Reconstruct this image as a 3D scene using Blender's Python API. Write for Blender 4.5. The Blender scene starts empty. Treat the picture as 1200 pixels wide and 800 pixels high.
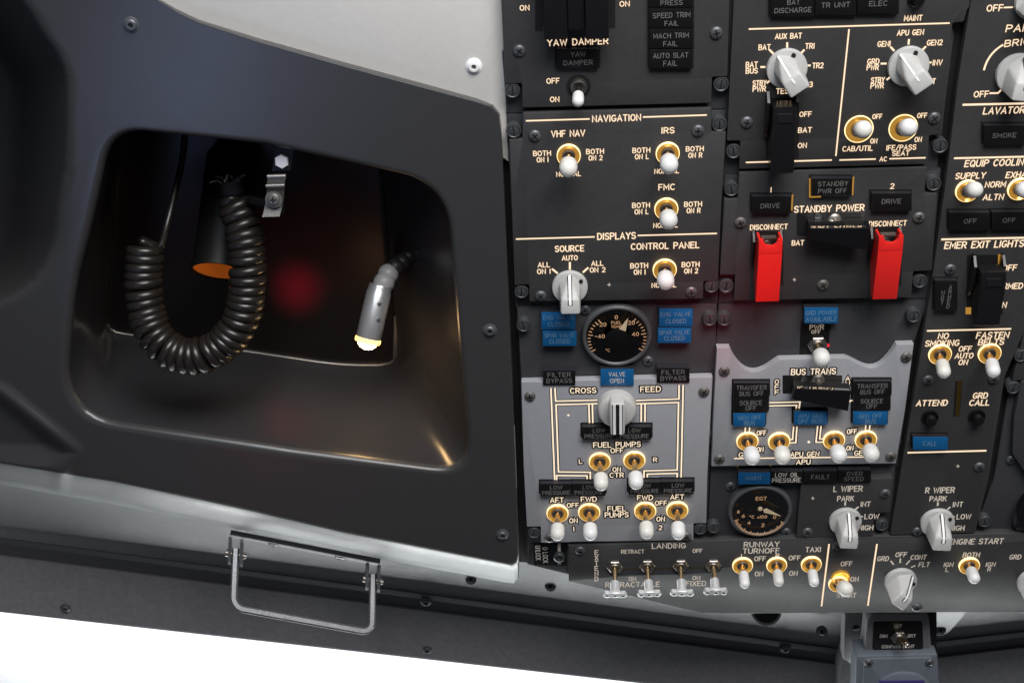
import bpy, bmesh, math
import numpy as np
from mathutils import Matrix, Vector
R = math.radians
scene = bpy.context.scene
COL = scene.collection

# ---------------------------------------------------------------- camera solve
# Panel frame (millimetres): u to the right along the switch panel, v up along it,
# w out of it towards the pilots.  The lens is 45 mm on a 36 mm sensor.
FPX = 1500.0
def _n(a):
    a = np.array(a, float); return a / np.linalg.norm(a)
_vd = _n((135, 2540, FPX))
_h = _n((30600, -739, -FPX)); _h = _n(_h - _vd * (_h @ _vd))
AX_U, AX_V = _h, -_vd
AX_W = np.cross(AX_U, -AX_V); AX_W = -AX_W if AX_W[2] > 0 else AX_W
def _ray(x, y): return np.array((x - 600.0, y - 400.0, FPX))
_X0 = _ray(850, 400)
def _hit(x, y):
    d = _ray(x, y); return d * ((_X0 @ AX_W) / (d @ AX_W))
_s = 146.0 / ((_hit(835.4, 442) - _hit(610.6, 447)) @ AX_U)
_X0 = _X0 * _s
CAM = np.array((-_X0 @ AX_U, -_X0 @ AX_V, -_X0 @ AX_W))
def rdir(x, y):
    d = _ray(x, y); return np.array((d @ AX_U, d @ AX_V, d @ AX_W))
def P(x, y, w=0.0):
    """the place on the sheet at height w of the panel that the photo shows at x, y"""
    d = rdir(x, y); t = (w - CAM[2]) / d[2]; return CAM + d * t
def ppm(x, y, w=0.0):
    """photo pixels per mm along u and along v"""
    a = P(x, y, w); b = P(x + 1, y, w); c = P(x, y - 1, w)
    return 1 / (b - a)[0], 1 / (c - a)[1]

TILT = R(45)
ca, sa = math.cos(TILT), math.sin(TILT)
W3 = Matrix(((1, 0, 0), (0, -ca, -sa), (0, sa, -ca)))
OFF = Vector((0, 0, 1.25)) - W3 @ Vector(CAM * .001)
WM = Matrix.Translation(OFF) @ W3.to_4x4()
def world(p): return WM @ Vector((p[0] * .001, p[1] * .001, p[2] * .001))

cam = bpy.data.objects.new('camera', bpy.data.cameras.new('camera')); COL.objects.link(cam)
cam.data.lens = 45; cam.data.sensor_width = 36; cam.data.clip_start = .01; cam.data.clip_end = 500
cm = Matrix.Identity(4)
for i, e in enumerate((np.array((1, 0, 0)), np.array((0, -1, 0)), np.array((0, 0, -1)))):
    v = W3 @ Vector((e @ AX_U, e @ AX_V, e @ AX_W))
    for k in range(3): cm[k][i] = v[k]
cm.translation = world(CAM); cam.matrix_world = cm
scene.camera = cam

# ---------------------------------------------------------------- light
wd = bpy.data.worlds.new('World'); scene.world = wd; wd.use_nodes = True
nt = wd.node_tree; nt.nodes.clear()
def N(nt, t, **k):
    n = nt.nodes.new(t)
    for a, b in k.items(): setattr(n, a, b)
    return n
out = N(nt, 'ShaderNodeOutputWorld'); bg = N(nt, 'ShaderNodeBackground')
tc = N(nt, 'ShaderNodeTexCoord'); sep = N(nt, 'ShaderNodeSeparateXYZ')
rmp = N(nt, 'ShaderNodeValToRGB'); mr = N(nt, 'ShaderNodeMapRange')
mr.inputs[1].default_value = -1; mr.inputs[2].default_value = 1
nt.links.new(tc.outputs['Generated'], sep.inputs[0]); nt.links.new(sep.outputs[1], mr.inputs[0])
nt.links.new(mr.outputs[0], rmp.inputs[0]); nt.links.new(rmp.outputs[0], bg.inputs[0]); nt.links.new(bg.outputs[0], out.inputs[0])
e = rmp.color_ramp.elements
e[0].position = 0; e[0].color = (.06, .063, .07, 1)
e[1].position = 1; e[1].color = (1.5, 1.53, 1.56, 1)
x = e.new(.84); x.color = (.06, .063, .07, 1)
x = e.new(.93); x.color = (1.4, 1.43, 1.46, 1)
bg.inputs[1].default_value = 1.0

def lamp(name, kind, loc, aim, energy, color=(1, 1, 1), size=.1, size_y=None, spot=None, soft=None):
    d = bpy.data.lights.new(name, kind); o = bpy.data.objects.new(name, d); COL.objects.link(o)
    d.energy = energy; d.color = color
    if kind == 'AREA':
        d.size = size
        if size_y: d.shape = 'RECTANGLE'; d.size_y = size_y
    else: d.shadow_soft_size = size
    if spot: d.spot_size = spot; d.spot_blend = 1
    a = world(loc); b = world(aim); o.location = a
    o.rotation_euler = (b - a).to_track_quat('-Z', 'Y').to_euler()
    return o
# soft light of the side windows and of the open cabin behind the photographer
lamp('cabin_light', 'AREA', (250, 1500, 820), (0, -40, 0), 37, (1, .97, .94), 1.0, .7)
lamp('side_window_light', 'AREA', (-350, 1300, 900), (-250, 0, 0), 5, (.76, .87, 1), .5, .5)
lamp('windshield_light', 'AREA', (-150, -1000, -92), (-150, -250, -92), 12, (.97, 1, 1), 1.4, .12)
# red warning lamps of the cockpit: one at its mirror place, added spots throw the patches
def mirror_spot(b, f):
    b = np.array(b); d = CAM - b; return b + np.array((-d[0], -d[1], d[2])) * f
_b = P(352, 336, -128)
lamp('red_light', 'SPOT', P(480, 330, 900), P(349, 338, -128), 420, (1, .004, .05), .012, spot=R(2.2))  # added spot, throws the red patch that stands for a reflection
lamp('red_light', 'SPOT', mirror_spot(_b, .95), _b, .35, (1, .004, .03), .022, spot=R(27))
# added lamp below, out of view, for a bluish sheen on the lining
lamp('blue_sheen_light', 'AREA', mirror_spot(P(130, 60, -5), .9), P(130, 60, -5), .05, (.42, .55, 1), .38, .3).data.spread = R(34)
lamp('red_light', 'SPOT', (60, 380, 700), P(842, 358, -7), 13, (1, .02, .05), .03, spot=R(9))  # added spot for the red patch on the panel

scene.view_settings.view_transform = 'Standard'; scene.view_settings.look = 'None'
scene.view_settings.exposure = 0; scene.view_settings.gamma = 1
scene.cycles.max_bounces = 8
try: scene.cycles.use_denoising = True
except Exception: pass

# ---------------------------------------------------------------- materials
def mat(name, color, rough=.5, metal=0, spec=.5, noise=0, bump=0, scale=400, emit=None, estr=0, coat=0, wear=0, trans=0):
    m = bpy.data.materials.new(name); m.use_nodes = True; t = m.node_tree; b = t.nodes['Principled BSDF']
    b.inputs['Base Color'].default_value = (*color, 1); b.inputs['Roughness'].default_value = rough
    b.inputs['Metallic'].default_value = metal; b.inputs['Specular IOR Level'].default_value = spec
    b.inputs['Coat Weight'].default_value = coat
    if trans: b.inputs['Transmission Weight'].default_value = trans
    if emit: b.inputs['Emission Color'].default_value = (*emit, 1); b.inputs['Emission Strength'].default_value = estr
    if noise or bump or wear:
        g = N(t, 'ShaderNodeTexCoord'); nz = N(t, 'ShaderNodeTexNoise'); nz.inputs['Scale'].default_value = scale; nz.inputs['Detail'].default_value = 6
        t.links.new(g.outputs['Object'], nz.inputs['Vector'])
        if noise:
            r_ = N(t, 'ShaderNodeMapRange'); r_.inputs[1].default_value = .3; r_.inputs[2].default_value = .7
            r_.inputs[3].default_value = max(rough - noise, .02); r_.inputs[4].default_value = rough + noise
            n2 = N(t, 'ShaderNodeTexNoise'); n2.inputs['Scale'].default_value = 28; n2.inputs['Detail'].default_value = 8; n2.inputs['Roughness'].default_value = .65
            t.links.new(g.outputs['Object'], n2.inputs['Vector'])
            t.links.new(n2.outputs[0], r_.inputs[0]); t.links.new(r_.outputs[0], b.inputs['Roughness'])
        if bump:
            bp = N(t, 'ShaderNodeBump'); bp.inputs['Strength'].default_value = bump; bp.inputs['Distance'].default_value = .0004
            t.links.new(nz.outputs[0], bp.inputs['Height']); t.links.new(bp.outputs[0], b.inputs['Normal'])
        if wear:   # fine specks of dust and rubbed paint
            n3 = N(t, 'ShaderNodeTexNoise'); n3.inputs['Scale'].default_value = 160; n3.inputs['Detail'].default_value = 9; n3.inputs['Roughness'].default_value = .8
            t.links.new(g.outputs['Object'], n3.inputs['Vector'])
            c = N(t, 'ShaderNodeValToRGB'); c.color_ramp.elements[0].position = .42; c.color_ramp.elements[1].position = .74
            c.color_ramp.elements[0].color = (*[q * (1 - wear * .35) for q in color], 1)
            c.color_ramp.elements[1].color = (*[min(q * (1 + wear) + .008 * wear, 1) for q in color], 1)
            t.links.new(n3.outputs[0], c.inputs[0]); t.links.new(c.outputs[0], b.inputs['Base Color'])
    return m
M = dict(
    panel=mat('charcoal_panel_paint', (.042, .0415, .043), .52, spec=.4, noise=.08, bump=.25, scale=2600, wear=.14),
    base=mat('dark_rail_paint', (.045, .046, .05), .42, spec=.4, noise=.06, bump=.2, scale=2200, wear=.1),
    grey=mat('light_grey_panel_paint', (.31, .315, .34), .5, spec=.4, noise=.06, bump=.2, scale=2600, wear=.06),
    liner=mat('dark_moulded_liner', (.040, .040, .042), .3, spec=.5, noise=.02, bump=.16, scale=2400),
    cream=mat('warm_white_lining', (.60, .585, .56), .55, spec=.3, noise=.05, bump=.2, scale=900, wear=.05),
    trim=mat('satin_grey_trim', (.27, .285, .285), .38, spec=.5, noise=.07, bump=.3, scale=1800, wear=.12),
    frame=mat('window_frame_paint', (.20, .197, .21), .5, noise=.06, bump=.3, scale=1600, wear=.25),
    seam=mat('dark_seam_paint', (.085, .085, .09), .5, noise=.05, bump=.2),
    housing=mat('black_housing', (.012, .012, .013), .6),
    white=mat('white_switch_plastic', (.75, .75, .75), .38, spec=.4, bump=.1, scale=700),
    knob=mat('pale_grey_knob_plastic', (.49, .49, .48), .42, spec=.4, bump=.25, scale=1800, wear=.08),
    bright_knob=mat('white_knob_plastic', (.50, .49, .475), .35, spec=.4, bump=.2, scale=1800, wear=.06),
    red=mat('red_guard_plastic', (.68, .018, .015), .27, spec=.45, bump=.12, scale=900),
    black=mat('black_gloss_plastic', (.007, .007, .008), .22, spec=.35, noise=.04),
    slot=mat('slot_dark', (.006, .005, .005), .6),
    satin=mat('black_satin_lens', (.0085, .0075, .008), .33, spec=.3, noise=.06),
    blue=mat('blue_lens', (.006, .10, .27), .36, spec=.4, noise=.06),
    lensside=mat('lens_side', (.02, .02, .026), .38),
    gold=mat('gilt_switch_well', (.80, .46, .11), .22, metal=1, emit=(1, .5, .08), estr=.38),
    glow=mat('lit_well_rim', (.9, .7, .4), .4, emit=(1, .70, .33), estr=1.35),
    steel=mat('polished_steel', (.38, .35, .32), .42, metal=1, noise=.08),
    lever=mat('lever_steel', (.86, .66, .40), .3, metal=1, noise=.08),
    alu=mat('brushed_aluminium', (.72, .73, .74), .36, metal=1, noise=.1, bump=.2, scale=900),
    barrel=mat('pale_lamp_metal', (.70, .70, .71), .3, metal=.8, noise=.06),
    bezel=mat('grey_bezel_paint', (.075, .077, .082), .42, noise=.05, bump=.1, scale=2000),
    tab=mat('cast_tab_metal', (.62, .625, .63), .36, metal=.3, noise=.1, bump=.2, scale=900),
    bar=mat('satin_bar_paint', (.17, .17, .178), .28, metal=.5, noise=.08, bump=.1),
    screw=mat('dark_screw_steel', (.12, .125, .135), .42, metal=.5, noise=.1, bump=.2, scale=3000),
    fastener=mat('blackened_fastener', (.085, .09, .095), .36, metal=.5, noise=.1, bump=.3, scale=3000),
    lit=mat('backlit_lettering', (.3, .25, .18), .5, emit=(1, .81, .59), estr=.92),
    dim=mat('plain_lettering', (.55, .51, .46), .5, emit=(1, .82, .62), estr=.22),
    legend=mat('unlit_legend', (.17, .165, .165), .5),
    blegend=mat('unlit_blue_legend', (.13, .24, .36), .5),
    brightlegend=mat('pale_legend', (.62, .57, .52), .5),
    orange=mat('instrument_marks', (.45, .28, .16), .5, emit=(1, .50, .22), estr=.22),
    needle=mat('pale_needle', (.42, .35, .25), .45, emit=(1, .7, .35), estr=.12),
    dial=mat('dial_black', (.004, .004, .004), .7, spec=.1),
    cord=mat('black_cord_rubber', (.012, .0098, .0082), .34, spec=.5, noise=.06, bump=.15, scale=1200),
    shadedrubber=mat('shaded_rubber_bead', (.018, .016, .016), .45, spec=.3),  # far beads of the neck, shadow put into the rubber colour
    fringe=mat('lettering_fringe', (.10, .06, .02), .5, emit=(1, .42, .08), estr=.26),
    bulbrim=mat('glowing_rim', (1, .6, .2), .4, emit=(1, .58, .18), estr=2.0),
    rubber=mat('clear_rubber_bead', (.34, .33, .33), .42, spec=.4, trans=.25),
    amber=mat('amber_lining', (.55, .15, .02), .5, emit=(1, .30, .03), estr=.1),
    bulb=mat('lit_bulb', (1, .9, .7), .4, emit=(1, .72, .34), estr=40),
    whitemark=mat('white_mark', (.85, .85, .85), .5),
    clamp=mat('worn_steel', (.15, .145, .135), .5, metal=.5, noise=.15, bump=.5, scale=500),
    compass=mat('blue_grey_paint', (.13, .145, .175), .48, noise=.06, bump=.2, scale=1800, wear=.15),
    violet=mat('violet_glass', (.05, .04, .16), .15),
    redw=mat('red_wire', (.4, .02, .02), .5),
)
for k_, m_ in M.items():
    if k_ != 'bulb': m_.cycles.emission_sampling = 'NONE'
def glassmat(name, tint=(1, 1, 1), g=.06):
    m = bpy.data.materials.new(name); m.use_nodes = True; t = m.node_tree; t.nodes.clear()
    o = N(t, 'ShaderNodeOutputMaterial'); mx = N(t, 'ShaderNodeMixShader'); tr = N(t, 'ShaderNodeBsdfTransparent'); gl = N(t, 'ShaderNodeBsdfGlossy')
    fr = N(t, 'ShaderNodeFresnel'); fr.inputs[0].default_value = 1.45
    tr.inputs[0].default_value = (*tint, 1); gl.inputs['Roughness'].default_value = g
    t.links.new(fr.outputs[0], mx.inputs[0]); t.links.new(tr.outputs[0], mx.inputs[1]); t.links.new(gl.outputs[0], mx.inputs[2]); t.links.new(mx.outputs[0], o.inputs[0])
    return m
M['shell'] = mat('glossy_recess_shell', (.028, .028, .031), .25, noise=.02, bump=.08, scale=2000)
M['white2'] = mat('aged_switch_plastic', (.73, .715, .67), .4, spec=.4, bump=.15, scale=700, wear=.04)
M['white3'] = mat('rubbed_switch_plastic', (.69, .685, .66), .46, spec=.35, bump=.2, scale=600, wear=.06)
M['deep'] = mat('deep_black_tube', (.004, .004, .004), .5, spec=.2)
M['back'] = mat('shaded_recess_back', (.010, .0085, .0085), .34, spec=.22, noise=.03)  # shade of the recess put into the colour of its back
M['glass'] = glassmat('clear_glass', (.98, .99, 1), .02)
M['dialglass'] = glassmat('dial_glass', (.97, .97, .97), .05)

# ---------------------------------------------------------------- mesh builder
class MB:
    def __init__(s): s.v = []; s.f = []; s.m = []; s.mi = 0
    def add(s, vs, fs):
        b = len(s.v); s.v += [tuple(map(float, p)) for p in vs]
        for f in fs: s.f.append([b + i for i in f]); s.m.append(s.mi)
        return s
    def rings(s, rs, cap0=True, cap1=True, closed=True):
        n = len(rs[0]); fs = []
        for i in range(len(rs) - 1):
            for j in range(n if closed else n - 1):
                k = (j + 1) % n
                fs.append((i * n + j, i * n + k, (i + 1) * n + k, (i + 1) * n + j))
        if cap0: fs.append(tuple(range(n - 1, -1, -1)))
        if cap1: fs.append(tuple((len(rs) - 1) * n + j for j in range(n)))
        return s.add([p for r in rs for p in r], fs)
    def prism(s, pts, w0, w1, b=0.0, seg=2):
        """outline (u, v) anticlockwise, raised from w0 to w1, top edge rounded by b"""
        pts = ccw(pts); rs = [[(x, y, w0) for x, y in pts]]
        if b > 0:
            rs.append([(x, y, w1 - b) for x, y in pts])
            for k in range(1, seg + 1):
                a = k / seg * math.pi / 2
                q = inset(pts, b * (1 - math.cos(a))); rs.append([(x, y, w1 - b + b * math.sin(a)) for x, y in q])
        else: rs.append([(x, y, w1) for x, y in pts])
        return s.rings(rs)
    def box(s, c, d, b=0.0):
        x, y = d[0] / 2, d[1] / 2
        return s.prism([(c[0] - x, c[1] - y), (c[0] + x, c[1] - y), (c[0] + x, c[1] + y), (c[0] - x, c[1] + y)], c[2] - d[2] / 2, c[2] + d[2] / 2, b)
    def lathe(s, prof, n=32, c=(0, 0, 0), cap0=True, cap1=True, ax=None):
        """(radius, height) profile about the w axis (or about ax) at c"""
        if ax is None: e1, e2, e3 = np.eye(3)
        else: e1, e2, e3 = basis(ax)
        c = np.array(c, float)
        rs = [[c + e1 * r * math.cos(2 * math.pi * j / n) + e2 * r * math.sin(2 * math.pi * j / n) + e3 * h for j in range(n)] for r, h in prof]
        return s.rings(rs, cap0, cap1)
    def tube(s, path, r, n=10, cap=True):
        path = [np.array(p, float) for p in path]; m = len(path)
        rr = r if hasattr(r, '__len__') else [r] * m
        t = [path[min(i + 1, m - 1)] - path[max(i - 1, 0)] for i in range(m)]; t = [q / (np.linalg.norm(q) + 1e-12) for q in t]
        e1 = basis(t[0])[0]; rs = []
        for i in range(m):
            e1 = e1 - t[i] * (e1 @ t[i]); e1 = e1 / np.linalg.norm(e1); e2 = np.cross(t[i], e1)
            rs.append([path[i] + (e1 * math.cos(2 * math.pi * j / n) + e2 * math.sin(2 * math.pi * j / n)) * rr[i] for j in range(n)])
        return s.rings(rs, cap, cap)
    def strip(s, path, side, a, nrm, b):
        """bar of rectangular section a x b swept along a path; side and nrm are unit vectors per point"""
        rs = []
        for p, q, k in zip(path, side, nrm):
            p, q, k = map(lambda z: np.array(z, float), (p, q, k))
            rs.append([p + q * a / 2 + k * b / 2, p - q * a / 2 + k * b / 2, p - q * a / 2 - k * b / 2, p + q * a / 2 - k * b / 2])
        return s.rings(rs)
def basis(ax):
    e3 = np.array(ax, float); e3 /= np.linalg.norm(e3)
    a = np.array((0, 0, 1.)) if abs(e3[2]) < .9 else np.array((1., 0, 0))
    e1 = np.cross(a, e3); e1 /= np.linalg.norm(e1); return e1, np.cross(e3, e1), e3
def ccw(p):
    p = [(float(q[0]), float(q[1])) for q in p]
    a = sum(p[i][0] * p[(i + 1) % len(p)][1] - p[(i + 1) % len(p)][0] * p[i][1] for i in range(len(p)))
    return p if a > 0 else p[::-1]
def inset(p, d):
    n = len(p); o = []
    for i in range(n):
        a, b, c = (np.array(p[(i + k) % n]) for k in (-1, 0, 1))
        n1 = np.array((-(b - a)[1], (b - a)[0])); n2 = np.array((-(c - b)[1], (c - b)[0]))
        n1 = n1 / (np.linalg.norm(n1) + 1e-9); n2 = n2 / (np.linalg.norm(n2) + 1e-9)
        m = n1 + n2; m = m / max(m @ n1, .35) if np.linalg.norm(m) > 1e-6 else n1
        o.append(tuple(b + m * d))
    return o
def rounded(p, r, seg=4):
    """round the corners of a polygon; r may be one number or one per corner"""
    n = len(p); o = []
    for i in range(n):
        ri = r[i] if hasattr(r, '__len__') else r
        a, b, c = (np.array(p[(i + k) % n], float) for k in (-1, 0, 1))
        la, lc = np.linalg.norm(a - b), np.linalg.norm(c - b); k = min(ri, la * .45, lc * .45)
        if k < .05: o.append(tuple(b)); continue
        s, e_ = b + (a - b) / la * k, b + (c - b) / lc * k
        for j in range(seg + 1):
            t = j / seg; o.append(tuple(s * (1 - t) ** 2 + 2 * b * t * (1 - t) + e_ * t * t))
    return o
def PP(pts, w=0.0): return [tuple(P(x, y, w)[:2]) for x, y in pts]

ORG = {}
def mesh(name, mb, mats, org=(0, 0, 0), sharp=32, smooth=True):
    me = bpy.data.meshes.new(name)
    o = np.array(org, float)
    me.from_pydata([tuple((np.array(p) - o) * .001) for p in mb.v], [], mb.f)
    for m in (mats if isinstance(mats, (list, tuple)) else [mats]): me.materials.append(M[m] if isinstance(m, str) else m)
    me.polygons.foreach_set('material_index', mb.m)
    if smooth:
        me.polygons.foreach_set('use_smooth', [len(f) <= 4 for f in mb.f]); me.set_sharp_from_angle(angle=R(sharp))
    me.validate(); me.update(); return me
def place(name, data, org=(0, 0, 0), parent=None, rot=0.0, label=None, cat=None, group=None, kind=None):
    o = bpy.data.objects.new(name, data); COL.objects.link(o); ORG[o.name] = np.array(org, float)
    if parent is not None:
        o.parent = parent; d = (ORG[o.name] - ORG[parent.name]) * .001
        o.location = d; o.rotation_euler = (0, 0, rot)
    else: o.matrix_world = WM @ Matrix.Translation(Vector(np.array(org, float) * .001)) @ Matrix.Rotation(rot, 4, 'Z')
    for k, v in (('label', label), ('category', cat), ('group', group), ('kind', kind)):
        if v: o[k] = v
    return o
def obj(name, mb, mats, parent=None, org=None, sharp=32, smooth=True, **k):
    """a mesh built in panel coordinates, linked as one object"""
    if org is None: org = ORG[parent.name] if parent is not None else np.mean(np.array(mb.v), axis=0)
    return place(name, mesh(name, mb, mats, org, sharp, smooth), org, parent, **k)
def thing(name, label, cat, org, group=None): return place(name, None, org, None, 0, label, cat, group)

# ---------------------------------------------------------------- stroke lettering
def A(cx, cy, rx, ry, a0, a1, n=None):
    n = n or max(3, int(abs(a1 - a0) / 22)); return [(cx + rx * math.cos(R(a0 + (a1 - a0) * i / n)), cy + ry * math.sin(R(a0 + (a1 - a0) * i / n))) for i in range(n + 1)]
G = {
 'A': (.66, [[(0, 0), (.33, 1), (.66, 0)], [(.12, .33), (.54, .33)]]),
 'B': (.58, [[(0, 0), (0, 1), (.3, 1)] + A(.32, .76, .22, .24, 90, -90) + [(.02, .52)], [(.3, .52)] + A(.32, .26, .26, .26, 90, -90) + [(0, 0)]]),
 'C': (.60, [A(.33, .5, .33, .5, 48, 312)]),
 'D': (.60, [[(0, 0), (0, 1), (.24, 1)] + A(.24, .5, .36, .5, 90, -90) + [(0, 0)]]),
 'E': (.52, [[(.52, 1), (0, 1), (0, 0), (.52, 0)], [(0, .52), (.44, .52)]]),
 'F': (.50, [[(.5, 1), (0, 1), (0, 0)], [(0, .5), (.42, .5)]]),
 'G': (.64, [A(.34, .5, .34, .5, 48, 345) + [(.66, .42), (.4, .42)]]),
 'H': (.60, [[(0, 0), (0, 1)], [(.6, 0), (.6, 1)], [(0, .52), (.6, .52)]]),
 'I': (.06, [[(.03, 0), (.03, 1)]]),
 'J': (.46, [[(.46, 1), (.46, .25)] + A(.23, .25, .23, .25, 0, -180)]),
 'K': (.58, [[(0, 0), (0, 1)], [(.56, 1), (.02, .42)], [(.2, .6), (.58, 0)]]),
 'L': (.48, [[(0, 1), (0, 0), (.48, 0)]]),
 'M': (.72, [[(0, 0), (0, 1), (.36, .3), (.72, 1), (.72, 0)]]),
 'N': (.60, [[(0, 0), (0, 1), (.6, 0), (.6, 1)]]),
 'O': (.66, [A(.33, .5, .33, .5, 90, 450, 16)]),
 'P': (.56, [[(0, 0), (0, 1), (.3, 1)] + A(.3, .74, .26, .26, 90, -90) + [(.02, .48)]]),
 'Q': (.66, [A(.33, .5, .33, .5, 90, 450, 16), [(.4, .28), (.66, -.04)]]),
 'R': (.58, [[(0, 0), (0, 1), (.3, 1)] + A(.3, .74, .26, .26, 90, -90) + [(.02, .48)], [(.28, .48), (.58, 0)]]),
 'S': (.56, [A(.28, .75, .27, .25, 25, 270) + A(.28, .25, .28, .25, 90, -155)[1:]]),
 'T': (.58, [[(0, 1), (.58, 1)], [(.29, 1), (.29, 0)]]),
 'U': (.60, [[(0, 1), (0, .3)] + A(.3, .3, .3, .3, 180, 360) + [(.6, 1)]]),
 'V': (.64, [[(0, 1), (.32, 0), (.64, 1)]]),
 'W': (.90, [[(0, 1), (.22, 0), (.45, .85), (.68, 0), (.9, 1)]]),
 'X': (.60, [[(0, 0), (.6, 1)], [(0, 1), (.6, 0)]]),
 'Y': (.62, [[(0, 1), (.31, .5), (.62, 1)], [(.31, .5), (.31, 0)]]),
 'Z': (.56, [[(0, 1), (.56, 1), (0, 0), (.56, 0)]]),
 '0': (.56, [A(.28, .5, .28, .5, 90, 450, 14)]), '1': (.06, [[(.03, 0), (.03, 1)]]),
 '2': (.54, [A(.27, .72, .26, .28, 160, -35) + [(0, 0), (.54, 0)]]),
 '3': (.54, [A(.26, .75, .25, .25, 150, -90) + A(.26, .26, .28, .26, 90, -150)[1:]]),
 '4': (.58, [[(.42, 0), (.42, 1), (0, .3), (.58, .3)]]),
 '6': (.54, [[(.42, 1), (.06, .48)] + A(.28, .3, .27, .3, 150, 510, 14)]),
 '8': (.54, [A(.27, .76, .23, .24, -90, 270, 12), A(.27, .27, .27, .27, 90, 450, 12)]),
 '/': (.5, [[(0, -.05), (.5, 1.05)]]), '-': (.4, [[(0, .5), (.4, .5)]]), '.': (.06, [[(0, 0), (.06, 0)]]),
 'o': (.26, [A(.13, .85, .13, .15, 0, 360, 10)]), 'x': (.36, [[(0, 0), (.36, .5)], [(0, .5), (.36, 0)]]), ' ': (.34, []),
}
SP = .26
def ribbon(mb, pts, t, w, cap=True):
    """flat stroke of width t along (u, v) points at height w, mitred, with round ends"""
    q = [np.array(pts[0], float)]
    for p in pts[1:]:
        if np.linalg.norm(np.array(p) - q[-1]) > 1e-4: q.append(np.array(p, float))
    if len(q) < 2: return
    closed = len(q) > 3 and np.linalg.norm(q[0] - q[-1]) < 1e-3
    if closed: q = q[:-1]
    n = len(q); L, Rr = [], []
    for i in range(n):
        a = q[(i - 1) % n] if closed or i > 0 else None; c = q[(i + 1) % n] if closed or i < n - 1 else None; b = q[i]
        nn = []
        for s_, e_ in ((a, b), (b, c)):
            if s_ is not None and e_ is not None:
                d = (e_ - s_) / np.linalg.norm(e_ - s_); nn.append(np.array((-d[1], d[0])))
        m = sum(nn); ln = np.linalg.norm(m); m = nn[0] if ln < 1e-6 else m / ln
        k = 1 / max(m @ nn[0], .5)
        L.append(b + m * t / 2 * k); Rr.append(b - m * t / 2 * k)
    vs = [(*p, w) for p in L] + [(*p, w) for p in Rr]
    fs = [(i, n + i, n + (i + 1) % n, (i + 1) % n) for i in range(n if closed else n - 1)]
    mb.add(vs, fs)
    if cap and not closed:
        for i, j in ((0, 1), (n - 1, n - 2)):
            d = (q[i] - q[j]) / np.linalg.norm(q[i] - q[j]); nr = np.array((-d[1], d[0]))
            cs = [q[i] + nr * t / 2 * math.cos(a) + d * t / 2 * math.sin(a) for a in np.linspace(0, math.pi, 6)]
            mb.add([(*p, w) for p in cs], [tuple(range(5, -1, -1))])
def text(mb, s, x, y, wpx=None, hpx=7, w=.12, wt=.145, rot=0, back=0, mi=0, bi=1, centre=None, slant=0):
    """write s centred on the photo's x, y at height w; wpx and hpx are its size in the photo"""
    c = np.array(centre, float) if centre is not None else P(x, y, w)[:2]
    pu, pv = ppm(x, y, w)
    h = hpx * .94 / pv
    nat = sum(G[k][0] for k in s) + SP * (len(s) - 1)
    kx = h if not wpx else (wpx / pu - h * wt) / nat
    hh = h * (1 - wt); t = h * wt; X = -nat * kx / 2; cr, sr = math.cos(rot), math.sin(rot)
    keep = mb.mi
    for ps in ([1] if back else []) + [0]:
        xx = X; z = w - .06 if ps else w; mb.mi = bi if ps else mi
        for k in s:
            for pl in G[k][1]:
                pts = []
                for a, b in pl:
                    px, py = xx + a * kx, (b - .5) * hh; px += py * slant
                    pts.append((c[0] + px * cr - py * sr, c[1] + px * sr + py * cr))
                z += .002
                ribbon(mb, pts, t + (back * 2 if ps else 0), z)
            xx += (G[k][0] + SP) * kx
    mb.mi = keep
def line(mb, pts, tpx=1.7, w=.11, back=0, mi=0, bi=1):
    q = PP(pts, w); t = tpx / ppm(*pts[0])[0]; keep = mb.mi
    if back: mb.mi = bi; ribbon(mb, q, t + back * 2, w - .05, False)
    mb.mi = mi; ribbon(mb, q, t, w, False); mb.mi = keep
# ---------------------------------------------------------------- the surroundings: lining, trim, window
def smooth_poly(p, r, seg=6): return rounded(p, r, seg)
def resample(p, n):
    p = np.array(list(p) + [p[0]], float); d = np.r_[0, np.cumsum(np.linalg.norm(np.diff(p, axis=0), axis=1))]
    s = np.linspace(0, d[-1], n, endpoint=False); return np.c_[np.interp(s, d, p[:, 0]), np.interp(s, d, p[:, 1])]
def radial(poly, c, ang):
    """where rays from c at the angles meet the closed polyline (columns beyond 2 interpolated too)"""
    p = np.array(poly, float); o = []
    for a in ang:
        d = np.array((math.cos(a), math.sin(a))); best = None
        for i in range(len(p)):
            q, s = p[i], p[(i + 1) % len(p)]; e_ = s[:2] - q[:2]
            den = d[0] * e_[1] - d[1] * e_[0]
            if abs(den) < 1e-9: continue
            f = q[:2] - c; t = (f[0] * e_[1] - f[1] * e_[0]) / den; k = (f[0] * d[1] - f[1] * d[0]) / den
            if t > 0 and -1e-6 <= k <= 1 + 1e-6 and (best is None or t > best[0]): best = (t, q + (s - q) * k)
        o.append(best[1])
    return np.array(o)
def sdf(poly, pts):
    """signed distance in photo pixels, positive inside"""
    p = np.array(poly, float); d = np.full(len(pts), 1e9); ins = np.zeros(len(pts), bool)
    for i in range(len(p)):
        a, b = p[i], p[(i + 1) % len(p)]; e_ = b - a; f = pts - a
        t = np.clip((f @ e_) / (e_ @ e_), 0, 1); d = np.minimum(d, np.linalg.norm(f - t[:, None] * e_, axis=1))
        c = (a[1] > pts[:, 1]) != (b[1] > pts[:, 1])
        with np.errstate(divide='ignore', invalid='ignore'): ins ^= c & (pts[:, 0] < (b[0] - a[0]) * (pts[:, 1] - a[1]) / (b[1] - a[1]) + a[0])
    return np.where(ins, d, -d)
def sstep(x): x = np.clip(x, 0, 1); return x * x * (3 - 2 * x)

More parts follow.
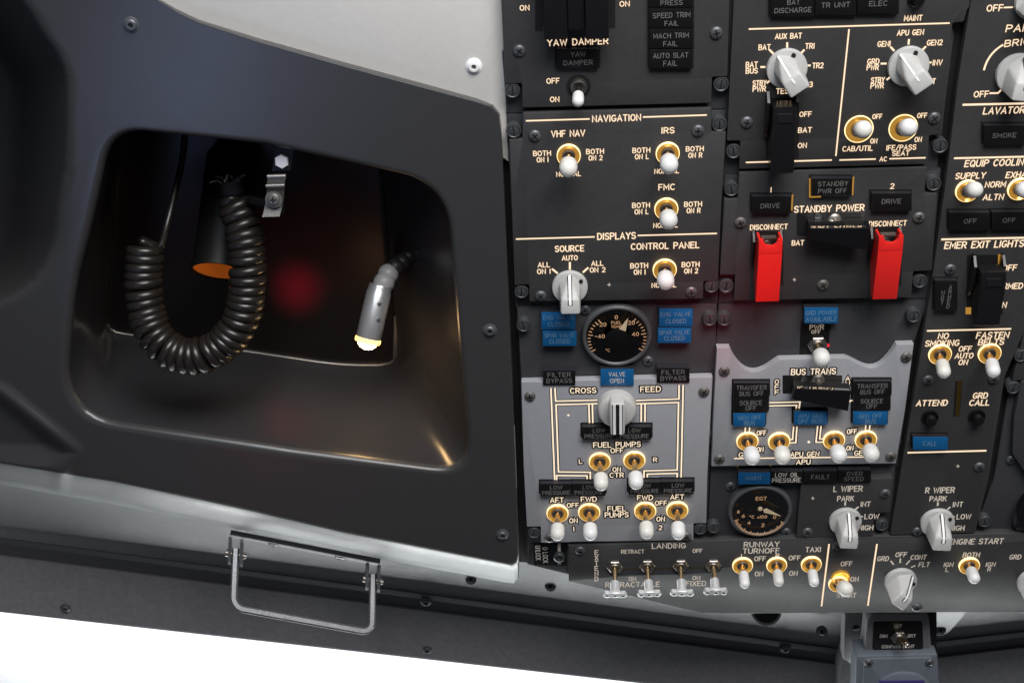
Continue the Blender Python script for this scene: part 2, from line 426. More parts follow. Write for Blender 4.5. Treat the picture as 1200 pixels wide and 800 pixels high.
HOLE = smooth_poly([(128, 150), (310, 169.5), (524, 216), (534, 345), (553, 556), (341, 530), (72, 489), (84, 340), (104, 262)], [42, 0, 60, 60, 46, 0, 70, 60, 60], 8)
BACK = smooth_poly([(146, 60), (440, 95), (449, 200), (458, 310), (468, 428), (398, 428), (291, 412), (122, 388), (125, 345), (131, 270)], [20, 20, 40, 30, 24, 30, 10, 40, 30, 30], 6)
# outline of the moulded liner: face edge x, y and the end of its turned-in lip x, y, w
EDGE = [(-460, -120, -460, -120, -20), (90, -120, 90, -122, -20), (130, -50, 131, -53, -9), (185, 0, 186, -2, -9), (205, 12, 206, 10, -9), (232, 25, 233, 23, -9), (300, 47, 301, 45, -9), (400, 75.5, 401, 73, -9), (500, 102.5, 501, 100, -9),
        (558, 118, 559, 116, -9), (576, 124, 578, 123, -10), (584, 133, 586, 133, -12), (586.5, 150, 588, 150, -14), (591, 220, 592, 220, -14), (600, 430, 601, 430, -14), (607, 600, 607, 600, -14),
        (609, 652, 608.5, 660, -14), (608, 661, 608, 676, -30), (603, 665.5, 602, 683, -40), (590, 663, 590, 681.5, -40), (400, 627, 440, 653, -40), (277, 599, 262, 616, -40), (130, 567, 130, 590, -40), (0, 545, 0, 567, -40), (-460, 462, -460, 483, -40)]
POCKET = smooth_poly([(-300, -300), (-30, -90), (24, 0), (77, 82), (75, 190), (62, 290), (38, 330), (0, 352), (-300, 420)], [0, 0, 14, 22, 50, 50, 40, 30, 0])
SCOOP = [(-300, 330), (0, 463), (50, 503), (84, 530), (70, 545), (40, 620), (-300, 640)]
def face_w(p):
    w = 5 - 28 * np.clip((330 - p[:, 0]) / 400, 0, 2) ** 2
    w = w - 260 * sstep((sdf(POCKET, p) + 6) / 64)
    d = sdf(SCOOP, p); w = w - 10 * sstep((d + 3) / 16) * np.clip((546 - p[:, 1]) / 26, 0, 1) + 4 * np.exp(-((d + 5) / 7) ** 2) * np.clip((120 - p[:, 0]) / 60, 0, 1)
    return w
liner = thing('moulded_liner', 'dark grey glossy moulded liner with a deep rounded recess left of the switches', 'liner', P(320, 350, 5))
def build_liner():
    c = np.array((318., 350.)); cb = np.array((296., 262.))
    ang = sorted(set(list(np.linspace(-math.pi, math.pi, 420, endpoint=False)) + [math.atan2(e_[1] - c[1], e_[0] - c[0]) for e_ in EDGE]))
    ed = radial(EDGE, c, ang); ho = radial(HOLE, c, ang)
    n = len(ang); rings = []
    def put(p, w): rings.append([P(q[0], q[1], k) for q, k in zip(p, w)])
    e2 = ed[:, :2]; edge_w = face_w(e2)
    lip = ed[:, 2:4]; lw = ed[:, 4] + (edge_w - 5) * .9
    P3 = lambda p, w: np.array([P(q[0], q[1], k) for q, k in zip(p, w)])
    dirn = (e2 - ho); ln = np.linalg.norm(dirn, axis=1)[:, None]; dirn = dirn / ln
    lipl = np.linalg.norm(lip - e2, axis=1); rr = np.clip(lipl * .45, 1.5, 8)[:, None]
    s0 = e2 - dirn * rr
    a0, a1, a2 = P3(s0, face_w(s0)), P3(e2, edge_w), P3(lip, lw)
    a3 = a1 + (a2 - a1) * .35
    rings.append(list(a2 + np.array((0, 0, -14.)))); rings.append(list(a2)); rings.append(list(a1 + (a2 - a1) * .7)); 
    for t in (1, .75, .5, .25, 0): rings.append(list(a0 * (1 - t) ** 2 + 2 * a1 * t * (1 - t) + a3 * t * t))
    K = 64
    h0 = ho + dirn * 7
    for i in range(1, K + 1):
        t = i / K; p = s0 + (h0 - s0) * t; put(p, face_w(p))
    # rounded lip of the recess, wall, fillet and back
    hw = face_w(ho)
    hp = np.array([P(q[0], q[1], k) for q, k in zip(ho, hw)]); h3 = np.array(rings[-1])
    outw = h3 - hp; outw[:, 2] = 0; ol = np.linalg.norm(outw, axis=1)[:, None]; outw /= ol
    angb = [math.atan2(q[1] - c[1], q[0] - c[0]) for q in ho]
    ba = radial(BACK, cb, [math.atan2((q[1] - c[1]) * .86, q[0] - c[0]) for q in ho]); D = -128.
    bp = np.array([P(q[0], q[1], D) for q in ba])
    wall0 = hp - outw * 1.5; wall0[:, 2] = hp[:, 2] - 5.5
    for t in (.2, .4, .6, .8, 1): rings.append(list(h3 * (1 - t) ** 2 + 2 * (hp * [1, 1, 1]) * t * (1 - t) + wall0 * t * t))
    cc = np.mean(bp, axis=0); fl = bp + (cc - bp) * .05; near = wall0 + (bp - wall0) * .93
    for i in range(1, 15): rings.append(list(wall0 + (near - wall0) * (i / 14)))
    for t in (.2, .4, .6, .8, 1): rings.append(list(near * (1 - t) ** 2 + 2 * bp * t * (1 - t) + fl * t * t))
    for t in (.15, .3, .5, .7, .88): rings.append(list(fl + (cc - fl) * t))
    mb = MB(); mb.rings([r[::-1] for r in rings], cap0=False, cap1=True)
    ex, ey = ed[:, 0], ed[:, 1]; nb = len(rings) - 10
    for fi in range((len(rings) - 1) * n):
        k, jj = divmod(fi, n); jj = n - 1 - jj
        if k < 6 and ey[jj] > 500 and ex[jj] < 606: mb.m[fi] = 1        # the lip turned in along the bottom, window sheen put into a paler colour
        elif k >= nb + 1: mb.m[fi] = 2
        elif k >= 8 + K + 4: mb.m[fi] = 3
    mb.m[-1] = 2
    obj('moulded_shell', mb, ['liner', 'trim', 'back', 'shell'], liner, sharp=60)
    o = np.argsort(ba[:, 0]); sel = [q for q in ba[o] if q[1] > 365 and q[0] < 466]
    tb = MB().tube([P(q[0], q[1], D + 2) for q in sel[::3]], 1.3, 8); obj('recess_bead', tb, 'steel', liner, sharp=70)
build_liner()

# screws: one mesh of each kind, shared by every copy
def socket_screw():
    mb = MB(); mb.lathe([(5.4, -.4), (5.4, .4), (4.6, .8)], 28); mb.lathe([(4.0, .7), (4.0, 1.6), (3.2, 2.3), (1.9, 2.5), (1.8, 1.2)], 28)
    mb.mi = 1; mb.lathe([(1.75, 1.0), (1.75, 1.25)], 6); return mesh('socket_screw', mb, ['screw', 'slot'])
def cross_screw(head='screw'):
    mb = MB(); mb.lathe([(4.3, -1), (4.3, .5), (3.9, 1.2), (3.0, 1.75), (1.6, 2.05), (.01, 2.12)], 28)
    mb.mi = 1
    for a in (.5, .5 + math.pi / 2):
        x, y = math.cos(a), math.sin(a); l, t = 2.3, .48
        mb.prism([(x * l - y * t, y * l + x * t), (-x * l - y * t, -y * l + x * t), (-x * l + y * t, -y * l - x * t), (x * l + y * t, y * l - x * t)], 1.0, 2.16)
    return mesh('cross_screw', mb, [head, 'slot'])
def slot_fastener():
    mb = MB(); mb.lathe([(5.2, -9), (5.2, -.6), (4.9, -.1), (4.3, 0), (3.9, -.3), (3.8, -1.2)], 32)
    mb.lathe([(3.75, -1.1), (3.6, -.55), (3.2, -.35), (.01, -.3)], 28)
    mb.mi = 1; mb.box((0, 0, -.5), (.95, 6.2, .56)); mb.lathe([(3.95, -1.2), (3.95, -.85)], 24)
    return mesh('slot_fastener', mb, ['fastener', 'slot'])
SOCK, CROSS, CROSSL, DZUS = socket_screw(), cross_screw(), cross_screw('clamp'), slot_fastener()
_k = [0]
def screw(parent, x, y, w=0.0, data=None, name='screw', sc=1.0):
    _k[0] += 1
    o = place(name, data or CROSS, P(x, y, w), parent, (_k[0] * 2.399) % 3.1); 
    if sc != 1: o.scale = (sc, sc, sc)
    return o
def fastener(parent, x, y, w=-.4, rot=None):
    _k[0] += 1; return place('slot_fastener', DZUS, P(x, y, w), parent, (((_k[0] * 37) % 13) - 6) * .05 if rot is None else rot)
for x, y in ((154, 29), (574, 387), (589, 626)): screw(liner, x, y, float(face_w(np.array([(x, y)], float))[0]) + .3, SOCK)

ceil = thing('ceiling_panel', 'plain warm white lining panel above the dark moulded liner', 'lining panel', P(450, 40, -11))
mb = MB(); mb.prism(PP([(60, -160), (586, -160), (588, 0), (592, 90), (596, 190), (560, 165), (400, 125), (300, 95), (180, 50), (60, -40)], -10), -16, -10, 1)
obj('lining_sheet', mb, 'cream', ceil)
sc_ = place('screw', mesh('pale_screw', MB().lathe([(5.6, -.4), (5.6, .5), (4.9, .9)], 28).lathe([(4.2, .8), (4.2, 1.9), (3.4, 2.6), (1.8, 2.8), (1.7, 1.4)], 28), ['whitemark']), P(555.5, 77.5, -10), ceil, 0, label='white round headed screw')
mb = MB().lathe([(1.7, 1.3), (1.7, 1.7)], 6); place('socket', mesh('socket', mb, 'clamp'), P(555.5, 77.5, -10), sc_)

# console body behind the switch panels
hous = thing('console_body', 'black body of the console behind the switch panels, seen in the gaps', 'console', P(900, 400, -40))
mb = MB(); o_ = [(586, -160), (1420, -160), (1420, 716), (824, 718), (668, 681), (664, 662), (616, 659), (611, 500), (600, 260)]
mb.prism(PP(o_, -12), -90, -12, .5); obj('shell', mb, 'housing', hous)
mb = MB(); mb.prism(PP([(560, -160), (591, -160), (591.5, 0), (597, 150), (606, 330), (612, 470), (619, 659), (590, 657), (580, 470), (570, 330), (560, 130)], -18), -60, -18, .4)
obj('side_flange', mb, 'housing', hous)

# trim above the windows: soffit, ledge, header.  Rows of (left end, right end) in the photo with their height w
def band(rows_l, rows_r, xs=None):
    """sheet swept between matching rows of points"""
    return [[P(*a), P(*b)] for a, b in zip(rows_l, rows_r)]
def sheet(mb, rows, n=24, thick=None):
    """rows of end points, each row one edge of the sheet; subdivided along"""
    rs = [[np.array(a) * (1 - t) + np.array(b) * t for t in np.linspace(0, 1, n)] for a, b in rows]
    vs = [p for r in rs for p in r]; fs = []
    for i in range(len(rs) - 1):
        for j in range(n - 1): fs.append((i * n + j, i * n + j + 1, (i + 1) * n + j + 1, (i + 1) * n + j))
    mb.add(vs, fs)
def lerp_row(ra, rb, t): return [np.array(ra[0]) * (1 - t) + np.array(rb[0]) * t, np.array(ra[1]) * (1 - t) + np.array(rb[1]) * t]
def row(l, r, wl, wr=None): return [P(l[0], l[1], wl), P(r[0], r[1], wl if wr is None else wr)]
def coved(a, b, k, n=12):
    """curved section from row a to row b pulled towards row k"""
    o = []
    for i in range(n + 1):
        t = i / n; o.append([np.array(a[j]) * (1 - t) ** 2 + 2 * np.array(k[j]) * t * (1 - t) + np.array(b[j]) * t * t for j in (0, 1)])
    return o
LX, CX, RX = -120, 985, 1330
def yl(x, a, b): return a[1] + (b[1] - a[1]) * (x - a[0]) / (b[0] - a[0])
def edge2(a, b, x0, x1): return (x0, yl(x0, a, b)), (x1, yl(x1, a, b))
trim = thing('window_trim', 'satin grey trim strip running above the bright window beside the grab handle', 'trim', P(400, 690, -60))
L2a, L2b = edge2((0, 629), (880, 745.5), LX, CX)
L3a, L3b = edge2((0, 650), (880, 764), LX, CX)
L4a, L4b = edge2((0, 715.6), (760, 800), LX, CX)
top = row((LX, 540), (CX, 682), -46)
l2 = row(L2a, L2b, -126); pull = [np.array(p) for p in row((LX, 572), (CX, 712), -127)]
mb = MB(); sheet(mb, coved(top, l2, pull)); obj('soffit', mb, 'trim', trim, sharp=60)
l2o = row((L2a[0], L2a[1] + 3), (L2b[0], L2b[1] + 3), -122); l2p = row((L2a[0], L2a[1] + 1), (L2b[0], L2b[1] + 1), -122)
l3 = row(L3a, L3b, -125)
mb = MB(); sheet(mb, [l2, l2p, l2o, lerp_row(l2o, l3, .12), l3]); obj('ledge', mb, 'seam', trim, sharp=40)
hdr = thing('window_header', 'grey painted header beam along the top of the bright left window', 'window frame', P(400, 740, -96))
l3t = row((L3a[0], L3a[1] - 2), (L3b[0], L3b[1] - 2), -129); l3u = row((L3a[0], L3a[1] + 1.5), (L3b[0], L3b[1] + 1.5), -121); l4 = row(L4a, L4b, -114); l4u = row((L4a[0], L4a[1] + 1), (L4b[0], L4b[1] + 1), -118); l4b = [p + np.array((0, 3, -50.)) for p in l4]
mb = MB(); sheet(mb, [l3t, l3u, lerp_row(l3u, l4, .3), lerp_row(l3u, l4, .97), l4, l4u, l4b]); obj('beam', mb, 'frame', hdr, sharp=50)
# right of the centre post
Lr2a, Lr2b = edge2((1099, 750.5), (1200, 739), 1040, RX); Lr3a, Lr3b = edge2((1103.5, 768.5), (1200, 757), 1040, RX)
trr = thing('window_trim', 'satin grey trim strip right of the compass below the engine start switches', 'trim', P(1150, 735, -60))
top = row((1040, 682), (RX, 664), -46); l2 = row(Lr2a, Lr2b, -126); pull = row((1040, 710), (RX, 690), -127)
mb = MB(); sheet(mb, coved(top, l2, pull), 10); obj('soffit', mb, 'trim', trr, sharp=60)
l2o = row((Lr2a[0], Lr2a[1] + 3), (Lr2b[0], Lr2b[1] + 3), -122); l2p = row((Lr2a[0], Lr2a[1] + 1), (Lr2b[0], Lr2b[1] + 1), -122); l3 = row(Lr3a, Lr3b, -125)
mb = MB(); sheet(mb, [l2, l2p, l2o, l3], 10); obj('ledge', mb, 'seam', trr, sharp=40)
hdr2 = thing('window_header', 'dark grey header beam of the right window beside the compass', 'window frame', P(1180, 785, -96))
mb = MB(); sheet(mb, [row((1040, Lr3a[1] - 2), (RX, Lr3b[1] - 2), -129), row((1040, Lr3a[1] + 1.5), (RX, Lr3b[1] + 1.5), -121), row((1040, 858), (RX, 838), -114), row((1040, 862), (RX, 842), -160)], 10)
obj('beam', mb, 'frame', hdr2, sharp=50)
# a raised lit plate of the soffit on each side of the centre post
mb = MB(); pl = [P(*q) for q in ((1088, 690, -62), (1150, 690, -62), (1131.5, 718, -90), (1112, 740, -110), (1104, 744, -112), (1088, 742, -112))]
mb.rings([[p + np.array((0, .5, -3)) for p in pl], pl]); obj('splice_plate', mb, 'trim', trr)
# screws on the trim lie in the soffit's sloping surface
def soft_at(x, y, sh):
    """height w where the ray of the photo's x, y meets the curved soffit"""
    best = None
    a = row((LX, 540), (CX, 682), -46); b = row(L2a, L2b, -126); k = row((LX, 572), (CX, 712), -127); d = rdir(x, y)
    for t in np.linspace(0, 1, 101):
        for s in (0, 1):
            pass
        p0, p1 = [np.array(a[j]) * (1 - t) ** 2 + 2 * np.array(k[j]) * t * (1 - t) + np.array(b[j]) * t * t for j in (0, 1)]
        w = p0[2]; q = P(x, y, w); vv = p0[1] + (p1[1] - p0[1]) * (q[0] - p0[0]) / (p1[0] - p0[0])
        e_ = abs(q[1] - vv)
        if best is None or e_ < best[0]: best = (e_, w, t)
    return best[1] + sh, best[2]
def tilted(name, data, x, y, parent, pitch, w):
    o = place(name, data, P(x, y, w), parent); o.rotation_euler = (pitch, 0, .12); return o
for x, y in ((552, 678), (645, 686)):
    w, t = soft_at(x, y, .3); tilted('screw', SOCK, x, y, trim, R(-50 + 25 * t), w)
tilted('screw', SOCK, 963, 739, trim, R(-30), -107)
tilted('screw', SOCK, 1102, 737, trr, R(-30), -106)
for x, y in ((499, 705), (920.6, 760)): tilted('screw', SOCK, x, y, trim, R(4), -121.5)
for x, y, w in ((77, 712, -113.5), (500.6, 761, -115.5)): tilted('screw', SOCK, x, y, hdr, R(4), w)
mb = MB().lathe([(15, -.4), (15, .6), (13, .8), (12.6, -.3)], 36); mb.mi = 1; mb.lathe([(12.6, -.2), (12.6, .1)], 36)
w, t = soft_at(898, 714, .4); tilted('vent_hole', mesh('vent_hole', mb, ['trim', 'slot']), 898, 714, trim, R(-40), w)
# glass of the two windows
def pane(lab, pts, w0, w1):
    mb = MB(); a = [P(x, y, w0 + (w1 - w0) * f) for x, y, f in pts]
    mb.rings([a, [p + np.array((0, -.6, -4.0)) for p in a]])
    return obj('window_pane', mb, 'glass', label=lab, cat='window', smooth=False)
pane('bright left windshield pane under the long grey header beam', [(LX, 700, 0), (CX - 5, 815, 0), (CX - 5, 960, 1), (LX, 960, 1)], -134, -90)
pane('right windshield pane beyond the compass, at the lower right', [(1045, 850, 0), (RX, 830, 0), (RX, 960, 1), (1045, 960, 1)], -134, -90)
# centre post
post = thing('centre_post', 'grey post between the two windows behind the compass', 'post', P(1000, 770, -80))
mb = MB(); o_ = PP([(1001, 706), (1060, 706), (1060, 900), (976, 900), (984, 786), (993, 757)], -100); mb.prism(o_, -150, -100, 2); obj('post_body', mb, 'frame', post)
mb = MB(); o_ = PP([(990, 720), (1012, 716), (1013, 775), (998, 778), (988, 772)], -58); mb.prism(o_, -72, -58, 1.5); b_ = obj('bracket', mb, 'trim', post)
mb = MB().lathe([(3.2, 0), (3.2, .8), (2.6, 1.1)], 20); place('bracket_screw', mesh('bracket_screw', mb, 'slot'), P(1003, 735, -58), b_)
mb = MB().tube([P(1003.5, 757, -50), P(1005, 765, -48), P(1003, 778, -50)], 1.6, 8); obj('wire', mb, 'redw', post)
mb = MB().tube([P(1008, 757, -50), P(1009, 765, -48), P(1007, 778, -50)], 1.2, 8); obj('wire', mb, 'whitemark', post)

# ---------------------------------------------------------------- grab handle
hand = thing('grab_handle', 'satin grey folding grab handle hinged on the trim over the window', 'handle', P(352, 640, -40))
GR = _n((0, -.7, .7))
def hp_(x, y, w): return P(x, y, w)
a_, b_ = P(271, 621, -56), P(446, 655, -56); along = _n(b_ - a_)
fwd = _n(np.array((0, -.80, -.60)) - along * (np.array((0, -.80, -.60)) @ along)); dn = _n(np.cross(along, fwd)); dn = dn if dn[2] > 0 else -dn
mb = MB(); w_ = 16
q = [a_, b_, b_ + fwd * w_, a_ + fwd * w_]
mb.rings([[p for p in q], [p + dn * 3 for p in q]]); obj('mounting_plate', mb, 'trim', hand)
mb = MB(); q = [a_ - fwd * 2, b_ - fwd * 2, b_ + fwd * 1.5, a_ + fwd * 1.5]; mb.rings([q, [p + dn * 4.2 for p in q]]); obj('plate_edge', mb, 'seam', hand)
for x, y in ((317, 639.5), (398, 654.5)):
    mb = MB(); c = a_ + along * ((P(x, y, -30) - a_) @ along) + fwd * 9 + dn * 3; mb.lathe([(5, 0), (5, .8), (3.4, 1.6), (2.2, 1.8), (2.1, .6)], 24, c + dn * .4, ax=dn); obj('screw', mb, 'fastener', hand)
def ear(c, s):
    """one cheek of a hinge bracket, tongue shaped, hanging from the plate"""
    mb = MB(); pr = [(-8, 0), (8, 0), (7, 14), (4.5, 21), (0, 23), (-4.5, 21), (-7, 14)]
    r0 = [c + fwd * u + GR * v + along * (s - 1.4) for u, v in pr]; r1 = [p + along * 2.8 for p in r0]; mb.rings([r0, r1]); return mb
top_c = []
for c0, nm in ((P(277, 632, -52), 0), (P(437, 662, -52), 1)):
    br = MB(); 
    for s in (-5.2, 5.2): e2 = ear(c0, s); br.add(e2.v, e2.f)
    bo = obj('hinge_bracket', br, 'bar', hand, sharp=20)
    pc = c0 + GR * 13; mb = MB(); mb.lathe([(3.3, -8.6), (3.3, -6.2), (2.6, -6.2), (2.6, 6.2), (3.1, 6.2), (3.1, 8), (2, 8), (2, 9.6)], 12, pc, ax=along); obj('hinge_bolt', mb, 'steel', bo)
    top_c.append(pc)
L_, R_ = top_c; hl = np.linalg.norm
drop = 46; cr_ = 9
path = [L_ - GR * 5]
path += [L_ + GR * t for t in (5, 20, drop - cr_)]
for i in range(1, 6):
    a = i / 5 * math.pi / 2; path.append(L_ + GR * (drop - cr_ + cr_ * math.sin(a)) + along * cr_ * (1 - math.cos(a)))
alr = _n((R_ + GR * drop) - (L_ + GR * drop)); 
for t in (.25, .5, .75): path.append((L_ + GR * drop) * (1 - t) + (R_ + GR * drop) * t)
for i in range(0, 6):
    a = i / 5 * math.pi / 2; path.append(R_ + GR * (drop - cr_ + cr_ * math.cos(a)) - along * cr_ * (1 - math.sin(a)))
path += [R_ + GR * t for t in (20, 5)] + [R_ - GR * 5]
thick = _n(np.cross(along, GR)); sd = []
for i in range(len(path)):
    t = _n(path[min(i + 1, len(path) - 1)] - path[max(i - 1, 0)]); sd.append(_n(np.cross(t, thick)))
mb = MB(); rs = []
for p_, q_ in zip(path, sd):
    ch = [(3, 3.6), (1.7, 5.2), (-1.7, 5.2), (-3, 3.6), (-3, -3.6), (-1.7, -5.2), (1.7, -5.2), (3, -3.6)]
    rs.append([p_ + q_ * u_ + thick * v_ for u_, v_ in ch])
mb.rings(rs); obj('bar', mb, 'bar', hand, sharp=30)

# ---------------------------------------------------------------- what hangs in the recess
can = thing('lamp_holder', 'black cylindrical holder with an orange inside, clamped behind the coiled cord', 'holder', P(265, 210, -95))
c0, c1 = P(274, 184, -124), P(256.5, 319, -52); ax = _n(c1 - c0); hh = hl(c1 - c0)
mb = MB().lathe([(2, -4), (19, -3), (21, 0), (21, hh - 4), (22, hh - 3.5), (22, hh), (20.5, hh), (20.2, hh - 3), (20, 20), (.1, 20)], 48, c0, ax=ax, cap0=True, cap1=True); obj('barrel', mb, 'deep', can)
mb = MB().lathe([(20.1, hh - 2), (19.6, hh - 26), (.1, hh - 26)], 40, c0, ax=ax, cap0=False, cap1=True); obj('lining', mb, 'amber', can)
brk = thing('clamp_bracket', 'worn steel clamp bracket with two bolts at the top of the recess', 'bracket', P(320, 215, -50))
up = -GR; a_, b_ = P(329.5, 184, -8), P(317.5, 254, 0); sx = np.array((1., 0, 0)); d_ = _n(b_ - a_); nr = _n(np.cross(sx, d_)); nr = nr if nr[2] > 0 else -nr
mb = MB(); n_ = 10; pth = [a_ + (b_ - a_) * t + nr * (4 * math.sin(t * 6.0)) for t in np.linspace(.28, 1, n_)]; mb.strip(pth, [sx] * n_, 12.5, [nr] * n_, 2.4); obj('strap', mb, 'clamp', brk)
mb = MB(); pth = [a_ + (b_ - a_) * t + sx * 2 for t in (-.22, .0, .22)]; mb.strip(pth, [sx] * 3, 13, [nr] * 3, 3); obj('tab', mb, 'black', brk)
mb = MB().tube([a_ + (b_ - a_) * .30 + nr * 4 - sx * 6.5, a_ + (b_ - a_) * .30 + nr * 4 + sx * 6.5], 1.8, 12).tube([a_ + (b_ - a_) * .46 + nr * 3 - sx * 6.6, a_ + (b_ - a_) * .46 + nr * 3 + sx * 6.6], 1.5, 12); obj('strap_fold', mb, 'steel', brk)
mb = MB().lathe([(5.2, 0), (5.2, 2.6), (4.6, 3.2)], 6, a_ + (b_ - a_) * .06 + sx * 1.5 + nr * 1.5, ax=nr); obj('hex_bolt', mb, 'tab', brk)
c = a_ + (b_ - a_) * .70 + nr * .5
mb = MB().lathe([(6, -1), (6, 0.6)], 28, c, ax=nr); mb.lathe([(4.6, .5), (4.6, 1.5), (3.4, 2.6), (.1, 3.1)], 28, c, ax=nr)
e1, e2, e3 = basis(nr); mb.mi = 1
for f, g in ((e1, e2), (e2, e1)): mb.rings([[c + f * i * 2.4 + g * j * .5 + nr * h for i, j in ((-1, -1), (1, -1), (1, 1), (-1, 1))] for h in (1.5, 3.15)])
obj('cross_bolt', mb, ['clamp', 'slot'], brk)
mb = MB().tube([P(292, 234, -30), P(308, 238, -16), P(331, 246, -6)], 3.4, 10); obj('stud', mb, 'black', brk)

def spline(pts, n):
    p = [np.array(q, float) for q in pts]; p = [p[0] * 2 - p[1]] + p + [p[-1] * 2 - p[-2]]; o = []
    for i in range(1, len(p) - 2):
        for t in np.linspace(0, 1, 24, endpoint=False):
            o.append(.5 * (2 * p[i] + (p[i + 1] - p[i - 1]) * t + (2 * p[i - 1] - 5 * p[i] + 4 * p[i + 1] - p[i + 2]) * t * t + (3 * p[i] - p[i - 1] - 3 * p[i + 1] + p[i + 2]) * t ** 3))
    o.append(p[-2]); o = np.array(o); d = np.r_[0, np.cumsum(np.linalg.norm(np.diff(o, axis=0), axis=1))]; s = np.linspace(0, d[-1], n)
    return np.c_[[np.interp(s, d, o[:, k]) for k in range(3)]].T, d[-1]
cord = thing('coiled_cord', 'thick black coiled cord hanging in a loop out of the recess', 'cord', P(230, 420, -20))
cl, ln = spline([P(273, 232, -40), P(282, 255, -34), P(289, 290, -24), P(290, 335, -14), P(282, 375, -6), P(262, 403, 0), P(232, 417, 4), P(204, 413, 3), P(182, 393, -2), P(171, 362, -10), P(168, 325, -18), P(172, 284, -28)], 1500)
turns = 37; hx = []
t_ = np.gradient(cl, axis=0); t_ /= np.linalg.norm(t_, axis=1)[:, None]; e1 = basis(t_[0])[0]
for i in range(len(cl)):
    e1 = e1 - t_[i] * (e1 @ t_[i]); e1 /= np.linalg.norm(e1); e2 = np.cross(t_[i], e1)
    f = i / (len(cl) - 1); u_ = f + .004 * math.sin(f * 41) + .0025 * math.sin(f * 97 + 1)
    a = 2 * math.pi * turns * u_; r_ = 10.2 * min(1, .55 + f * 18, .5 + (1 - f) * 18) * (1 + .03 * math.sin(f * 60))
    hx.append(cl[i] + (e1 * math.cos(a) + e2 * math.sin(a)) * r_)
st, _ = spline([hx[-1], hx[-1] * .5 + P(187, 292, -34) * .5, P(187, 292, -34), P(196, 262, -44), P(205, 225, -62), P(213, 190, -80), P(218, 150, -95)], 60)
mb = MB().tube(hx + list(st[1:]), [4.2] * len(hx) + list(np.linspace(4.1, 2.6, 12)) + [2.6] * (len(st) - 13), 10); obj('coil', mb, 'cord', cord, sharp=70)
mb = MB()
for a in range(6):
    q = hx[0] + np.array((-6, 6, 0)); mb.tube([q, q + np.array((-6 + a * 4, 8 + (a % 3) * 2, 3.)), q + np.array((-11 + a * 5.5, 8 + (a % 2) * 5, 7.))], [.9, .9, .6], 6)
obj('strain_relief', mb, 'housing', cord)
mb = MB().lathe([(9, 0), (9, 9), (7, 12)], 20, hx[0] + np.array((-4, 10, -4)), ax=(.1, -1, .3)); obj('plug', mb, 'black', cord)

ml = thing('map_light', 'small lit map light on a beaded gooseneck at the right of the recess', 'lamp', P(480, 300, -70))
c0, c1 = P(446, 334, -52), P(431, 399, -34); ax = _n(c1 - c0); hh = hl(c1 - c0)
mb = MB().lathe([(4, -1), (8.5, 0), (9.0, 1.5), (9.2, 5), (9.7, 6), (9.9, hh * .7), (9.9, hh - 1), (9.5, hh), (8.6, hh), (8.5, hh - 5)], 40, c0, ax=ax, cap1=False); bl = obj('barrel', mb, 'barrel', ml)
for f, k in ((.30, -.25), (.58, -.1)):
    e1, e2, e3 = basis(ax); view = _n(CAM - c0); sd_ = _n(np.cross(ax, view)); outv = _n(np.cross(sd_, ax)); outv = outv if outv @ view > 0 else -outv
    dd = _n(outv + sd_ * (-.25 if k < -.2 else -.5) * (1 if sd_[0] < 0 else -1)); mb = MB().lathe([(1.7, 0), (1.7, .7), (1.2, .9)], 14, c0 + ax * hh * f + dd * 9.6, ax=dd); obj('barrel_screw', mb, 'screw', bl)
mb = MB().lathe([(8.0, hh - 4), (8.0, hh + 1.5), (6.8, hh + 4), (5, hh + 5.8), (2.6, hh + 6.8), (.1, hh + 7)], 28, c0, ax=ax, cap0=True); obj('bulb', mb, 'bulb', ml)
mb = MB().lathe([(9.9, hh - 2.5), (10.3, hh - 1.5), (10.3, hh + .8), (9.8, hh + 1.6), (8.2, hh + 1.2), (8.1, hh - 2)], 32, c0, ax=ax, cap0=False, cap1=False); obj('glow_rim', mb, 'bulbrim', ml)
for i_, (x, y, w, r_) in enumerate(((450, 331, -55, 8.4), (455, 321, -60, 8.2), (463, 313, -66, 7.6), (471, 307, -72, 7.0), (478, 301, -78, 6.4))):
    mb = MB().lathe([(r_ * math.sin(a), -r_ * math.cos(a)) for a in np.linspace(.02, math.pi - .02, 14)], 24, P(x, y, w), ax=_n(P(440, 345, -50) - P(480, 300, -78))); obj('neck_bead', mb, 'rubber' if i_ < 2 else 'shadedrubber', ml)
mb = MB().lathe([(26, 0), (26, 2), (24, 4), (6, 5)], 40, P(487, 303, -92), ax=(-.75, 0, .66)); obj('wall_flange', mb, 'black', ml)
e_l = lamp('map_bulb_light', 'POINT', c1 + ax * 12, c1 + ax * 50, .11, (1, .60, .26), .007)
